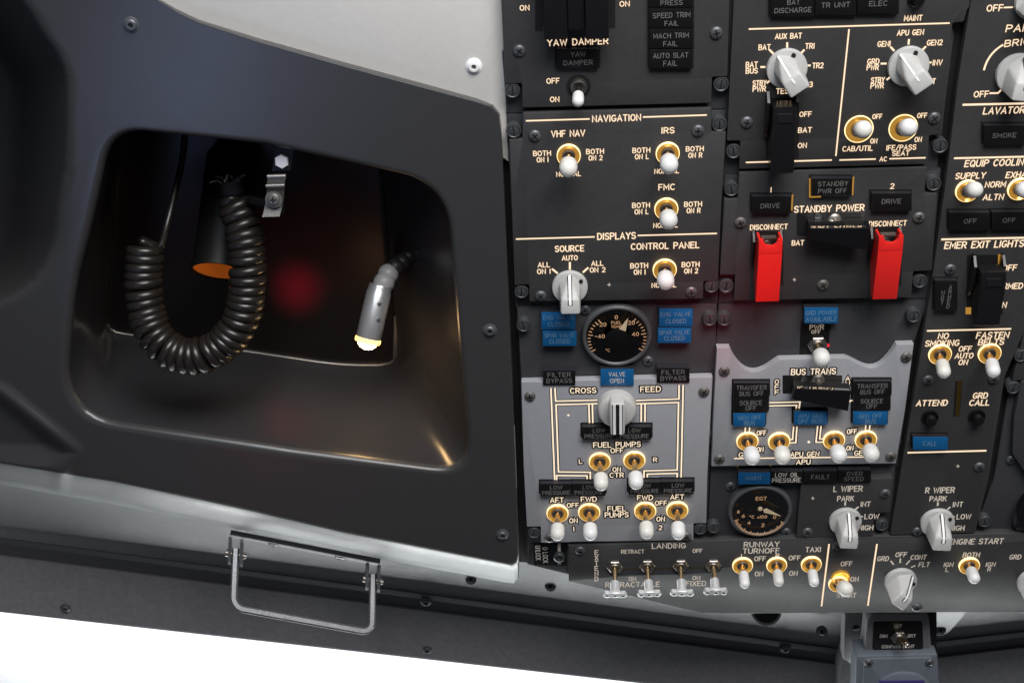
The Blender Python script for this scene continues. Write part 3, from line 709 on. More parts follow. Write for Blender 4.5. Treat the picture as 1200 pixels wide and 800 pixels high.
# ---------------------------------------------------------------- switch panels and what is mounted on them
GRP = 'overhead switch panels'
class Panel:
    def __init__(s, label, x, y, base='panel'):
        s.t = thing('control_panel', label, 'control panel', P(x, y, -7), GRP)
        s.lt = MB(); s.dim = MB(); s.k = 0
    def plate(s, pts, m='panel', w=0.0, d=6.0, b=.7, r=1.2, name='face_plate', label=None):
        mb = MB(); q = PP(pts, w); q = rounded(q, r, 3) if r else q; mb.prism(q, w - d, w, b); return obj(name, mb, m, s.t, label=label)
    def txt(s, st, x, y, wpx=None, h=7, dim=False, w=.12, back=0, **k): text(s.dim if dim else s.lt, st, x, y, wpx, h, w, back=back or (0 if dim else .2), bi=1 if back else 2, **k)
    def line(s, *pts, t=1.7, back=0): line(s.lt, pts, t, back=back or .22, bi=1 if back else 2)
    def cross(s, x, y, dim=True):
        m = s.dim if dim else s.lt; line(m, ((x - 2, y), (x + 2, y)), .9); line(m, ((x, y - 2), (x, y + 2)), .9, w=.13)
    def done(s):
        if s.lt.v: obj('lettering', s.lt, ['lit', 'slot', 'fringe'], s.t, smooth=False)
        if s.dim.v: obj('lettering', s.dim, ['dim', 'slot'], s.t, smooth=False)
    def screws(s, *xy, data=None, w=0.0):
        for x, y in xy: screw(s.t, x, y, w, data)
    def dzus(s, *xy):
        for x, y in xy: fastener(s.t, x, y)
    # -------- annunciator lights
    def light(s, x0, y0, x1, y1, rows, h=5.0, m='satin', hole=1.2, lg='legend', depth=6, th=7, vertical=False, label=None, gap=.5):
        """lamp block whose front shows at x0..x1, y0..y1; rows of (words, x, y, width) on it"""
        a, b, c, d = [P(*q, h) for q in ((x0, y0), (x1, y0), (x1, y1), (x0, y1))]
        mb = MB(); q = [tuple(p[:2]) for p in (a, b, c, d)]; cx = np.mean(q, axis=0)
        q = [tuple(cx + (np.array(p) - cx) * (1 - gap / 30)) for p in q]
        mb.mi = 1; mb.prism(q, -depth, h - .05, .0); mb.mi = 0; mb.prism(inset(ccw(q), .02), h - .06, h + .25, .25, 2)
        o = obj('annunciator_light', mb, [m, 'lensside' if m != 'blue' else 'lensside'], s.t, org=(*cx, 0), label=label)
        if rows:
            tb = MB()
            for r in rows: text(tb, r[0], r[1], r[2], r[3], (r[4] if len(r) > 4 else th) * .88, h + .32, .125, rot=r[5] if len(r) > 5 else 0)
            obj('legend', tb, lg, o, smooth=False)
        if hole:
            hb = MB(); hb.prism(rounded(inset(ccw(q), -hole), .5, 2), -.1, .06); obj('light_recess', hb, 'slot', o)
        return o
    # -------- toggle switches
    def toggle(s, x, y, tx, ty, r=14, kind='gold', L=21.0, tl=13.0, tr=5.4, w=0.0, tabs=False):
        """switch with its well at x, y (radius r in the photo) and the middle of its tip at tx, ty"""
        c = P(x, y, w + 1.5); pu = ppm(x, y)[0]; rr = r / pu
        d = _n(rdir(tx, ty)); f = CAM - c; bq = f @ d; disc = bq * bq - (f @ f - L * L)
        tip = CAM + d * (-bq - math.sqrt(max(disc, 0))); ax = _n(tip - c)
        _k[0] += 1; jt = _k[0] * 2.1; ax = _n(ax + np.array((math.sin(jt), math.cos(jt * 1.7), 0)) * .018); tl = tl * (1 + .03 * math.sin(jt * 3))
        org = P(x, y, w); org = np.array((org[0], org[1], w))
        n = 32; mb = MB()
        if kind == 'hex':
            mb.lathe([(rr, -.5), (rr, 2.2), (rr * .9, 2.8), (rr * .74, 2.8)], 6, org, cap1=False); mb.lathe([(rr * .74, 2.8), (rr * .74, 3.4), (rr * .62, 4.8), (rr * .5, 4.9), (rr * .46, 2.2), (.1, 1.8)], n, org)
        elif kind == 'dark':
            mb.lathe([(rr * .72, 0), (rr * .72, 1.6), (rr * .62, 3.2), (rr * .52, 3.4), (rr * .46, 1.0), (.1, .8)], n, org)
        else:
            mb.lathe([(rr * .58, -.3), (rr * .58, 1.0), (rr * .52, 2.4), (rr * .42, 2.6), (rr * .36, .7), (.1, .5)], n, org)
        sw = obj('toggle_switch', mb, 'steel', s.t, org=org)
        if kind in ('gold', 'oval', 'wide'):
            e_ = MB()
            if kind == 'wide':
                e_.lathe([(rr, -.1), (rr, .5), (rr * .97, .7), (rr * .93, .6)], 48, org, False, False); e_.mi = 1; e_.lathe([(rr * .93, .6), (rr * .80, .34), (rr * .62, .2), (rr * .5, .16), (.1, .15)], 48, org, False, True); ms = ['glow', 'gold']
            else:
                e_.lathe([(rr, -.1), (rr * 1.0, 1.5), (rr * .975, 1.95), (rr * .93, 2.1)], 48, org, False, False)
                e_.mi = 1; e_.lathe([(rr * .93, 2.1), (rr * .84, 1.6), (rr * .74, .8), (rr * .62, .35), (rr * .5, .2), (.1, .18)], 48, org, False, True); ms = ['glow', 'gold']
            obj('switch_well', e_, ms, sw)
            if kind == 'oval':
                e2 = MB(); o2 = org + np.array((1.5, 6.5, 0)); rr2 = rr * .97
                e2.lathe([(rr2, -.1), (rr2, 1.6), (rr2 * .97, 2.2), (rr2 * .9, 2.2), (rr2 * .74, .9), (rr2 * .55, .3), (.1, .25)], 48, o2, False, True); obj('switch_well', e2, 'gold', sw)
        elif kind == 'dark':
            e_ = MB(); e_.lathe([(rr, -.1), (rr, .25), (.1, .28)], 40, org); obj('switch_well', e_, 'slot', sw)
        lv = MB()
        if tabs:      # metal sleeve with a cross tab
            lv.tube([c - ax * 1, c + ax * (L - 8)], [1.9, 1.7], 14); obj('lever', lv, 'lever', sw)
            sl = MB(); pr = [(1.5, 0)]
            for i in range(9): pr += [(3.6, i * 1.1 + .2), (3.1, i * 1.1 + .7)]
            pr += [(3.7, 10.2), (2.6, 10.8)]; sl.lathe(pr, 22, c + ax * (L - 10), ax=ax); obj('grip_sleeve', sl, 'tab', sw)
            hd = MB(); e = c + ax * L; u_ = np.array((1., 0, 0)); u_ = _n(u_ - ax * (u_ @ ax)); v_ = np.cross(ax, u_)
            ol = [(-9.6, -1.2), (-8.4, -3.3), (-4.9, -2.6), (-3.4, -3.5), (3.4, -3.5), (4.9, -2.6), (8.4, -3.3), (9.6, -1.2), (9.6, 1.2), (8.4, 3.3), (4.9, 2.6), (3.4, 3.5), (-3.4, 3.5), (-4.9, 2.6), (-8.4, 3.3), (-9.6, 1.2)]
            hd.rings([[e + u_ * a * k + v_ * b * k + ax * h for a, b in ol] for k, h in ((.95, 0), (1, .5), (1, 2.6), (.94, 3.1))])
            for q in (-6.4, 0, 6.4):
                hd.mi = 0; hd.lathe([(2.4, 3.0), (2.4, 3.7), (2.0, 3.9), (1.4, 3.9), (1.3, 3.2)], 6, e + u_ * q, ax=ax); hd.mi = 1; hd.lathe([(1.32, 3.2), (1.32, 3.4)], 6, e + u_ * q, ax=ax)
            obj('cross_tab', hd, ['tab', 'slot'], sw); return sw
        s0 = L - tl / 2
        lv.tube([c - ax * 1.2, c + ax * .5, c + ax * (s0 * .6), c + ax * (s0 + 1)], [1.6, 1.9, 2.3, 2.7], 16); obj('lever', lv, 'slot' if kind == 'dark' else 'lever', sw)
        tp = MB(); k = tr
        pr = [(2.4, 0), (k * .86, .15), (k * .96, 1.0), (k, 2.4), (k, tl - k * .95)] + [(k * math.cos(a), tl - k * .95 + k * .95 * math.sin(a)) for a in (.35, .7, 1.0, 1.25, 1.45)] + [(.05, tl)]
        tp.lathe(pr, 28, c + ax * s0, ax=ax); obj('lever_tip', tp, ('white', 'white2', 'white', 'white3')[_k[0] % 4], sw, sharp=50)
        return sw
    # -------- rotary knobs
    def knob(s, x, y, rot, r, mark='line', m='knob', hub=1.0):
        """pointer knob, skirt centred at x, y, pointing rot degrees anticlockwise of up"""
        org = P(x, y, 0); rr = r / ppm(x, y)[0]; a = R(rot)
        mb = MB().lathe([(rr, .4), (rr, 3.2), (rr * .97, 4.0), (rr * .9, 4.3), (.1, 4.4)], 48)
        ko = place('rotary_knob', mesh('rotary_knob', mb, m, sharp=40), org, s.t, a)
        bm = bmesh.new(); q = rr
        bot = [(0, .985 * q, 3.5), (.60 * q, .34 * q, 3.5), (.60 * q, -.80 * q, 3.5), (-.60 * q, -.80 * q, 3.5), (-.60 * q, .34 * q, 3.5)]
        topv = [(0, .95 * q, 6.6), (.50 * q, .06 * q, 22.5), (.55 * q, -.80 * q, 24.5), (-.55 * q, -.80 * q, 24.5), (-.50 * q, .06 * q, 22.5)]
        B = [bm.verts.new([k * .001 for k in p]) for p in bot]; T = [bm.verts.new([k * .001 for k in p]) for p in topv]
        for f in ((T[0], T[1], T[4]), (T[1], T[2], T[3], T[4])): bm.faces.new(f[::-1])
        for i in range(5): bm.faces.new((B[i], B[(i + 1) % 5], T[(i + 1) % 5], T[i]))
        bm.faces.new(B); bmesh.ops.recalc_face_normals(bm, faces=bm.faces)
        ed = [e for e in bm.edges if not (e.verts[0] in B and e.verts[1] in B)]
        bmesh.ops.bevel(bm, geom=ed, offset=.0016, segments=3, affect='EDGES', profile=.5)
        me = bpy.data.meshes.new('pointer_grip'); bm.to_mesh(me); bm.free(); me.materials.append(M[m])
        me.polygons.foreach_set('use_smooth', [True] * len(me.polygons)); me.set_sharp_from_angle(angle=R(28))
        g = place('pointer_grip', me, org, ko)
        # painted pointer line running up the sloped front and over the top
        pl = MB(); f0, f1 = np.array((0, .95 * q, 6.6)), np.array((0, .06 * q, 22.5)); nn = _n(np.cross((1, 0, 0), f1 - f0)); nn = nn if nn[2] > 0 else -nn
        pth = [f0 + (f1 - f0) * .03 + nn * .05, f1 + (f0 - f1) * .10 + nn * .1, np.array((0, -.08 * q, 22.95)), np.array((0, -.26 * q, 23.4))]
        nrm = [nn, nn, (0, 0, 1), (0, 0, 1)]; sx = [(1, 0, 0)] * 4
        if mark == 'line': pl.strip(pth, sx, 1.3, nrm, .5)
        else:
            pl.mi = 1; pl.strip(pth, sx, 3.4, nrm, .5); pl.mi = 0; pl.strip([p + np.array(n_) * .08 for p, n_ in zip(pth, nrm)], sx, 1.9, nrm, .5)
        place('pointer_line', mesh('pointer_line', pl, ['whitemark', 'slot']), org, ko)
        hs = MB().lathe([(1.5, 0), (1.5, .9), (.9, 1.0)], 14, (.62 * q, .45 * q, 4.2)); place('set_screw', mesh('set_screw', hs, 'slot'), org, ko)
        return ko
    # -------- push button
    def button(s, x, y, r=10):
        org = P(x, y, 0); rr = r / ppm(x, y)[0]
        mb = MB().lathe([(rr, 0), (rr, 1.2), (rr * .86, 1.8), (rr * .82, .6)], 36); mb.lathe([(rr * .62, .3), (rr * .62, 6.5), (rr * .52, 7.6), (.1, 7.9)], 30)
        return place('push_button', mesh('push_button', mb, 'black', sharp=40), org, s.t)
    # -------- guards
    def slot(s, x0, y0, x1, y1, gold=False, parent=None):
        mb = MB(); mb.prism(rounded(PP([(x0, y0), (x1, y0), (x1, y1), (x0, y1)]), 1, 3), -.2, .08); return obj('guard_slot', mb, 'slot', parent or s.t)
    def red_guard(s, x0, y0, x1, y1, sl):
        H = 21; a, b, c, d = [P(*q, H) for q in ((x0, y0), (x1, y0), (x1, y1), (x0, y1))]
        u0, u1 = (a[0] + d[0]) / 2, (b[0] + c[0]) / 2; v1, v0 = (a[1] + b[1]) / 2, (c[1] + d[1]) / 2; cx = (u0 + u1) / 2; wd_ = u1 - u0; fold = v1 - 11
        mb = MB(); mb.prism([(u0, v0), (u1, v0), (u1, fold), (u0, fold)], H - 1.8, H, .5)
        ol = [(u0, fold), (u1, fold), (u1, v1), (u1 - wd_ * .2, v1)] + [(cx + wd_ * .30 * math.cos(t), v1 - .3 - 4.6 * math.sin(t)) for t in np.linspace(.0, math.pi, 9)] + [(u0 + wd_ * .2, v1), (u0, v1)]
        m2 = MB(); m2.prism(ol, H - 1.8, H, .5); m2.v = [(p[0], p[1], p[2] - max(p[1] - fold, 0) * .16) for p in m2.v]; mb.add(m2.v, m2.f)
        for u in (u0 + .05, u1 - 1.65):
            sd_ = [(v0 + .2, H - 1.2), (fold, H - 1.2), (v1 - .4, H - 3.2), (v1 - .4, 7), (v1 - 8, 3), (v0 + 22, 3), (v0 + 9, 9), (v0 + .2, H - 7)]
            mb.rings([[(u + k, v, w) for v, w in sd_] for k in (0, 1.6)])
        mb.box((cx, v0 + .9, H - 4), (wd_ - 1, 1.6, 5))
        g = obj('switch_guard', mb, 'red', s.t, label='red switch guard', sharp=30)
        sb = MB(); q = PP([(sl[0], sl[1]), (sl[2], sl[1]), (sl[2], sl[3]), (sl[0], sl[3])]); sb.prism(rounded(q, 1, 3), -.2, .08); obj('guard_slot', sb, 'slot', g)
        hb = MB(); hb.mi = 0
        for u in (u0 - 2.2, u1 + .6): hb.rings([[(u + k, v, w) for v, w in ((v1 - 1, .1), (v1 - 1, 2), (v1 - 7, 9), (v1 - 26, 6), (v1 - 26, .1))] for k in (0, 1.5)])
        obj('hinge_frame', hb, 'black', g)
        st = MB(); st.tube([(cx, v1 - 12, 3), (cx, v1 - 9, 13)], [2.6, 2.2], 14); st.lathe([(4.2, 0), (4.2, 3)], 6, (cx, v1 - 12, .1)); st.box((cx, v1 - 3.5, 10), (wd_ * .62, 2, 4), .5); obj('covered_lever', st, 'steel', g)
    def black_guard(s, x0, y0, x1, y1, sl, H=22, gold=None, ribs=()):
        a, b, c, d = [P(*q, H) for q in ((x0, y0), (x1, y0), (x1, y1), (x0, y1))]
        u0, u1 = (a[0] + d[0]) / 2, (b[0] + c[0]) / 2; v1, v0 = (a[1] + b[1]) / 2, (c[1] + d[1]) / 2; cx = (u0 + u1) / 2; wd_ = u1 - u0
        mb = MB(); pr = [(v0 + 2.5, H - 7), (v0, H - 1), (v0 + .7, H), (v1 - 9, H), (v1, H - 3.5), (v1, 6), (v1 - 5, 2), (v0 + 26, 2), (v0 + 10, 9)]
        rs = []
        for k, f in ((0, .5), (.5, 0), (wd_ - .5, 0), (wd_, .5)):
            rs.append([(u0 + k, v + (f if v < (v0 + v1) / 2 else -f), w - (f if w > 5 else 0)) for v, w in pr])
        mb.rings(rs); g = obj('switch_guard', mb, 'black', s.t, label='black switch guard')
        s.slot(*sl, parent=g)
        if gold:
            for q in gold: gb = MB(); gb.prism(PP([(q[0], q[1]), (q[2], q[1]), (q[2], q[3]), (q[0], q[3])]), -.1, .14); obj('gilt_edge', gb, 'gold', g)
        rb = MB(); rb.rings([[(cx - wd_ * .3 + k, v, w) for v, w in ((v1 - 4, H - 1.9), (v1 - 9.3, H + .05), (v1 - 9.3, H + .7), (v1 - 4, H - 1.2))] for k in (0, wd_ * .6)]); obj('guard_rib', rb, 'black', g)
        fr = MB()
        for u in (u0 - 2.4, u1 + .6): fr.rings([[(u + k, v, w) for v, w in ((v1 + 6, .1), (v1 + 6, 4), (v1, 10), (v1 - 14, 11), (v1 - 26, 4), (v1 - 26, .1))] for k in (0, 1.8)])
        obj('hinge_frame', fr, 'black', g); return g
    def flip_guard(s, corners, sl, H=23):
        """black guard lying across its slot, hinged open towards the pilots; corners of its front in the photo"""
        a, b, c, d = [P(x, y, w) for x, y, w in corners]
        mb = MB(); dp = np.array((0, 1.5, -9.)); q = [a, b, c, d]; ct = sum(q) / 4
        r0 = [ct + (p - ct) * .97 for p in q]; r1 = [p + np.array((0, 0, -.9)) for p in q]; r2 = [p + dp for p in q]
        mb.rings([r0[::-1], r1[::-1], r2[::-1]]); g = obj('switch_guard', mb, 'black', s.t, label='black switch guard', sharp=20)
        s.slot(*sl, parent=g)
        # mirror-like inner plate of the guard, leaning towards the lettering
        x0, y0, x1, y1 = sl
        m2 = MB(); ta, tb_ = a + np.array((1, .6, -.6)), b + np.array((-1, .6, -.6)); o0, o1 = np.array((ta[0], ta[1] - .6, .6)), np.array((tb_[0], tb_[1] - .6, .6))
        m2.rings([[o0, o1, tb_, ta], [p + np.array((0, -1.2, -.2)) for p in (o0, o1, tb_, ta)]])
        obj('guard_plate', m2, M['mirrorblack'], g, smooth=False)
        st = MB(); e = P((x0 + x1) / 2 + 6, (y0 + y1) / 2 - 6, 0); st.lathe([(5, 0), (5, 2), (4, 3), (2.4, 3.4), (2.2, 8), (.1, 8.4)], 24, e); obj('covered_lever', st, 'steel', g)
        for xx in (x0 + 25,):
            e = P(xx, y0 + 4, .1); st = MB(); st.lathe([(2.6, 0), (2.4, 1.2), (.1, 1.7)], 18, e); obj('guard_rivet', st, 'fastener', g)
    # -------- round gauge
    def gauge(s, x, y, r, rin, h, marks, needle, w=-7.0):
        org = P(x, y, w); org = np.array((org[0], org[1], w)); k = 1 / ppm(x, y)[0]; a, b = r * k, rin * k
        mb = MB().lathe([(a, 0), (a, h - 2.2), (a * .985, h - .8), (a * .955, h), (b * 1.04, h), (b, h - .9), (b * .985, h - 4.3)], 72, org, True, False); g = obj('gauge', mb, 'bezel', s.t, org=org)
        f = MB().lathe([(b, h - 4.2), (.1, h - 4.1)], 64, org, False, True); obj('dial_face', f, 'dial', g)
        mk = MB(); marks(mk, org, b, h - 4 + .12); obj('dial_marks', mk, 'orange', g, smooth=False)
        nd = MB(); needle(nd, org, b, h - 3.2); obj('needle', nd, ['needle', 'dial'], g)
        gl = MB().lathe([(b * .99, h - 1.6), (b * .99, h - 1.3), (.1, h - 1.3)], 64, org); obj('cover_glass', gl, 'dialglass', g)
        return g
M['mirrorblack'] = mat('mirror_black', (.6, .57, .54), .06, metal=1)

# ======== yaw damper panel
p = Panel('dark yaw damper panel with one unlit toggle, topmost in the first column', 715, 60)
p.plate([(566, -140), (1, 1)] and [(584, -140), (861, -145), (855, 0), (852.5, 90), (834.5, 90.5), (833.5, 121), (612.2, 126.5), (611.5, 98), (591.5, 98.5), (588.5, 0)])
p.plate([(588, 60), (856, 55), (852, 128), (594, 133)], 'base', -7, 5, name='rail')
p.dzus((600.6, 106.8), (845.2, 99.3)); p.screws((608.7, 59.6), (839.4, 38.6))
p.txt('ON', 614.7, 9.5, 11.5, 7); p.txt('ON', 732, 4.8, 12, 7); p.txt('YAW DAMPER', 677, 49.3, 72, 8.6)
p.txt('OFF', 648, 95, 15.5, 7); p.txt('ON', 650, 116.6, 11, 6.8)
p.light(652, 57, 702, 80, [('YAW', 677.5, 63.8, 17.5, 7), ('DAMPER', 677.5, 73.6, 34.5, 7)], 3.5)
p.light(761, -10, 812, 9.4, [('PRESS', 787, 3.5, 26, 7)], 3.5, gap=.2); p.light(761, 10.2, 812, 33, [('SPEED TRIM', 787, 18, 44, 7.5), ('FAIL', 787, 27.6, 16.5, 7.5)], 3.5, gap=.2)
p.light(761, 34, 812, 57, [('MACH TRIM', 786.5, 42, 41.5, 7.5), ('FAIL', 785.5, 51.4, 16.5, 7.5)], 3.5, gap=.2); p.light(761, 58, 811.5, 80.5, [('AUTO SLAT', 786, 65.2, 41.5, 7.5), ('FAIL', 785.5, 74.5, 16.5, 7.5)], 3.5, gap=.2)
p.slot(627, -40, 636.5, 37); p.slot(712, -40, 721, 33.5)
p.black_guard(636.5, -50, 664, 47, (636, -40, 664, 30)); p.black_guard(685.5, -50, 713.5, 46.5, (686, -40, 713, 30)); p.black_guard(664.5, -50, 685, 36, (664, -40, 686, 30), 19)
p.toggle(678, 101.6, 678, 116, 14.5, 'dark', 19, 13, 3.9); p.done()

# ======== navigation and displays source panel
p = Panel('dark navigation and displays source panel with four gilt toggles and one knob', 722, 245)
p.plate([(612.4, 132.4), (834, 126.7), (833.7, 155), (851, 154.4), (845.5, 240), (841, 329), (824.5, 329.6), (823.7, 350), (620.5, 353.6), (620, 333.5), (603.2, 334.3), (599.5, 240), (596.5, 164), (612.2, 163.2)])
p.plate([(594, 134), (852, 129), (841, 356), (604, 360)], 'base', -7, 5, name='rail')
p.dzus((602, 154), (843.4, 146.5), (611, 342.5), (834, 336)); p.screws((626.7, 159), (818, 153), (633.7, 346.4), (810, 341.8))
p.txt('NAVIGATION', 722.5, 138.6, 57.5, 8.6); p.line((616.2, 141.8), (691, 139.6)); p.line((753.4, 137.4), (828.4, 135))
p.txt('VHF NAV', 665.8, 156.6, 40, 8.4); p.txt('IRS', 782.7, 153, 15.5, 8); p.txt('FMC', 781.3, 219.3, 19.6, 8)
for x, y, s_ in ((635.2, 183.5, '1'), (697.3, 181.3, '2'), (751.6, 179.9, 'L'), (814.2, 178.2, 'R'), (751.2, 244.3, 'L'), (812.2, 243, 'R'), (749, 315, '1'), (809.3, 313.6, '2')):
    p.txt('BOTH', x, y - 3.7, 21, 6.6); p.txt('ON ' + s_, x + .6, y + 3.8, 16.5 if s_ != '1' else 14, 6.6)
for x, y in ((666.3, 204), (781.3, 200.6), (780, 264), (778, 334)): p.txt('NORMAL', x, y, 29, 6.2)
for x, y, tx, ty in ((666.4, 181.7, 666.6, 196.5), (782.3, 179.3, 784, 193), (780.7, 244.3, 783, 258.3), (778.8, 315.4, 780.6, 328.6)): p.toggle(x, y, tx, ty, 14, L=21, tl=13.5, tr=6.2)
p.txt('DISPLAYS', 722.5, 276.6, 45.5, 8.8); p.line((604.5, 280.2), (697, 277.6)); p.line((747.3, 276), (840.2, 273.6))
p.txt('SOURCE', 667.4, 291.3, 34.5, 8); p.txt('AUTO', 667.7, 302.2, 18.8, 6.4); p.txt('ALL', 637.3, 310.3, 14.5, 6.4); p.txt('ON 1', 637.3, 318, 16, 6.4); p.txt('ALL', 700, 308.6, 14.5, 6.4); p.txt('ON 2', 700.3, 316.2, 18.5, 6.4)
p.line((667.8, 307), (667.8, 316), t=2.2); p.line((646.8, 315), (653.5, 320.3), t=2.2); p.line((689.5, 313.5), (683, 319.3), t=2.2)
p.txt('CONTROL PANEL', 779.4, 288, 80.5, 8.3); p.knob(667.8, 334.8, 0, 21, 'bar'); p.cross(713.8, 333.5); p.done()

# ======== fuel panel
p = Panel('light grey fuel pump panel with six toggles below a round temperature gauge', 722, 500)
p.plate([(604, 335), (841, 329), (838, 446), (826, 640), (619, 660), (611.5, 455)], 'base', -7, 5, name='mounting_plate')
fp = [(610.6, 447.3), (835.4, 441.6), (829, 560), (827.8, 613), (812.8, 613.2), (812.6, 633), (634, 635.6), (633.5, 617), (617.3, 617.4), (613.5, 545)]
p.plate(fp, 'grey', 0, 6, .9)
p.dzus((613.4, 382), (832, 375), (619, 503), (826, 509), (625.7, 624.5), (820.8, 620.5))
p.screws((621, 463.9), (824.9, 458.7), (644, 630), (804.5, 628), data=CROSSL); p.screws((685.8, 362.7), (759.4, 422.5), w=-7)
for x0, y0, x1, y1, a, b in ((634, 365.5, 674.6, 386, 'ENG VALVE', 'CLOSED'), (635.6, 387, 676, 405.4, 'SPAR VALVE', 'CLOSED'), (772, 361.5, 812, 382.8, 'ENG VALVE', 'CLOSED'), (770.4, 383.7, 810.4, 401.8, 'SPAR VALVE', 'CLOSED')):
    c = (x0 + x1) / 2; f = (y1 - y0) / 20
    p.light(x0, y0, x1, y1, [(a, c, y0 + 6.2 * f, 35.5, 6.4), (b, c, y0 + 13.8 * f, 24.5, 6.4)], 0.5, 'blue', lg='blegend', depth=6, hole=0, label='blue annunciator light')
for x0, x1, y in ((636, 674.6, 434), (769.4, 808.4, 431)):
    c = (x0 + x1) / 2; p.light(x0, y, x1, y + 17, [('FILTER', c, y + 5, 27.5, 6.6), ('BYPASS', c, y + 12, 30, 6.6)], 1.2, hole=0, depth=7)
p.light(703.4, 432, 743, 451.6, [('VALVE', 723, 438.3, 19.5, 6.4), ('OPEN', 723, 446, 16.5, 6.4)], 1.5, 'blue', lg='brightlegend', hole=0, depth=8, label='blue annunciator light')
def marks_fuel(mk, o, b, z):
    for i in range(31):
        a = 208 - i * (236 / 30.); a = R(a)
        if R(58) < a < R(122): continue
        l = .80 if i % 5 == 0 else .86
        ribbon(mk, [o[:2] + b * l * np.array((math.cos(a), math.sin(a))), o[:2] + b * .96 * np.array((math.cos(a), math.sin(a)))], .75, z, False)
    for s_, dx, dy, h_ in (('-40', -.56, .12, 5), ('-20', -.50, .56, 5), ('0', -.02, .82, 5), ('20', .47, .60, 5), ('40', .60, .17, 5), ('oC', -.30, -.42, 4), ('FUEL', -.02, .62, 3.6), ('TEMP', -.02, .47, 3.6)):
        text(mk, s_, 722, 394, None, h_ * .98, z, .15, centre=o[:2] + b * np.array((dx, dy)))
def needle_fuel(nd, o, b, z):
    t = R(66); d = np.array((math.cos(t), math.sin(t))); q = np.array((-d[1], d[0])); c = o[:2]
    ol = [c + d * b * .88, c + d * b * .40 - q * b * .13, c + d * b * .40 + q * b * .10]; nd.prism(ol, z, z + .5)
    nd.mi = 1; nd.lathe([(b * .40, z - .4), (b * .40, z + 1.2), (b * .36, z + 1.5), (.1, z + 1.5)], 40, (c[0], c[1], 0))
gf = p.gauge(722.5, 390, 41.5, 36, 6, marks_fuel, needle_fuel)
B = .55
p.txt('CROSS', 683.4, 457.4, 31, 7.2, back=1.2); p.txt('FEED', 762.4, 455.8, 24.3, 7.2, back=1.2)
LN = [((645.6, 454.5), (650, 562)), ((650.3, 454.5), (651.2, 469.8), (700, 468.5)), ((700, 472.8), (651.6, 474), (654.5, 552.6), (691.8, 553), (691.8, 561)), ((652.4, 562), (652.2, 556.8), (688, 557.2), (688, 561)),
      ((690, 473.3), (690.8, 495.4)), ((694.2, 473.2), (694.7, 495.4)), ((800.6, 451), (798.2, 559)), ((795.8, 451), (795.7, 467.2), (745.4, 469)), ((745.4, 473), (795.2, 471.5), (793.6, 550.3), (754.7, 551.4), (754.7, 559.5)),
      ((793.5, 559), (793.7, 554.3), (758.6, 555.2), (758.6, 559)), ((751.5, 473), (751.4, 494)), ((756, 472.8), (755.8, 494))]
for l in LN: p.line(*l, t=1.9, back=.65)
p.knob(723, 476.7, 0, 23, 'none') if False else None
def round_knob(p, x, y, r):
    org = P(x, y, 0); q = r / ppm(x, y)[0]
    mb = MB().lathe([(q, .4), (q, 6), (q * .985, 8.5), (q * .93, 10), (q * .82, 10.6), (.1, 11)], 56); ko = place('rotary_knob', mesh('rotary_knob', mb, 'bright_knob', sharp=50), org, p.t, 0, label='round white knob with a striped bar')
    b_ = MB().prism(rounded([(-5.4, -q * .97), (5.4, -q * .97), (6.4, q * .6), (5.2, q * .97), (-5.2, q * .97), (-6.4, q * .6)], 1.6, 3), 9, 20, 1.6, 3); place('grip_bar', mesh('grip_bar', b_, 'bright_knob'), org, ko)
    st = MB()
    for dx, wd_, mi in ((0, 2.6, 1), (-2.9, 1.0, 0), (2.9, 1.0, 0), (-1.85, .9, 0), (1.85, .9, 0), (-3.75, .55, 1), (3.75, .55, 1)): st.mi = mi; st.box((dx, 0, 20.05), (wd_, q * 1.84, .3))
    st.mi = 1; st.box((0, -q * .975, 14.5), (2.4, .5, 9)); place('pointer_line', mesh('pointer_line', st, ['whitemark', 'slot']), org, ko)
round_knob(p, 722.5, 474.5, 22.5)
p.light(682, 500, 722.5, 514.6, [('LOW', 702, 504.2, 14.5, 6), ('PRESSURE', 702, 510.8, 34, 6)], 4.5, gap=.1); p.light(723, 500, 763.5, 514.6, [('LOW', 743.5, 504.2, 14.5, 6), ('PRESSURE', 743.5, 510.8, 34, 6)], 4.5, gap=.1)
for x0, x1, y, c, h_ in ((633, 670, 566.5, 651.8, 1), (670.4, 709.5, 566.2, 690, 1), (736.5, 774.4, 564.5, 755.5, 1), (774.8, 813, 564, 794.6, 1)):
    p.light(x0, y, x1, y + 14.4, [('LOW', c, y + 4.4, 14.5, 5.8), ('PRESSURE', c, y + 10.6, 33, 5.8)], 4.5, gap=.1)
for s_, x, y, wp, h_ in (('FUEL PUMPS', 723, 520.7, 56, 7), ('OFF', 723, 527.6, 15.4, 6.4), ('L', 680.6, 540.3, 4.6, 5.8), ('R', 767.8, 538.4, 5, 5.8), ('ON', 722.7, 549.8, 10, 6.2), ('CTR', 722.7, 556.4, 17, 6.4), ('AFT', 652.6, 585.6, 16.2, 6.6), ('FWD', 690, 584.6, 19, 6.6),
                         ('FWD', 756, 582.8, 19, 6.6), ('AFT', 793.5, 582, 16.6, 6.6), ('OFF', 671.3, 591.6, 14.4, 6), ('OFF', 774.6, 589, 14.4, 6), ('FUEL', 722.7, 595.6, 22, 6.8), ('PUMPS', 722.7, 602.8, 28.2, 6.8), ('ON', 672, 609.7, 10.2, 6.2), ('ON', 774.2, 607.8, 10.2, 6.2), ('1', 672.4, 619.4, None, 6), ('2', 774, 617.8, 4.6, 6)):
    p.txt(s_, x, y, wp, h_, back=1.15)
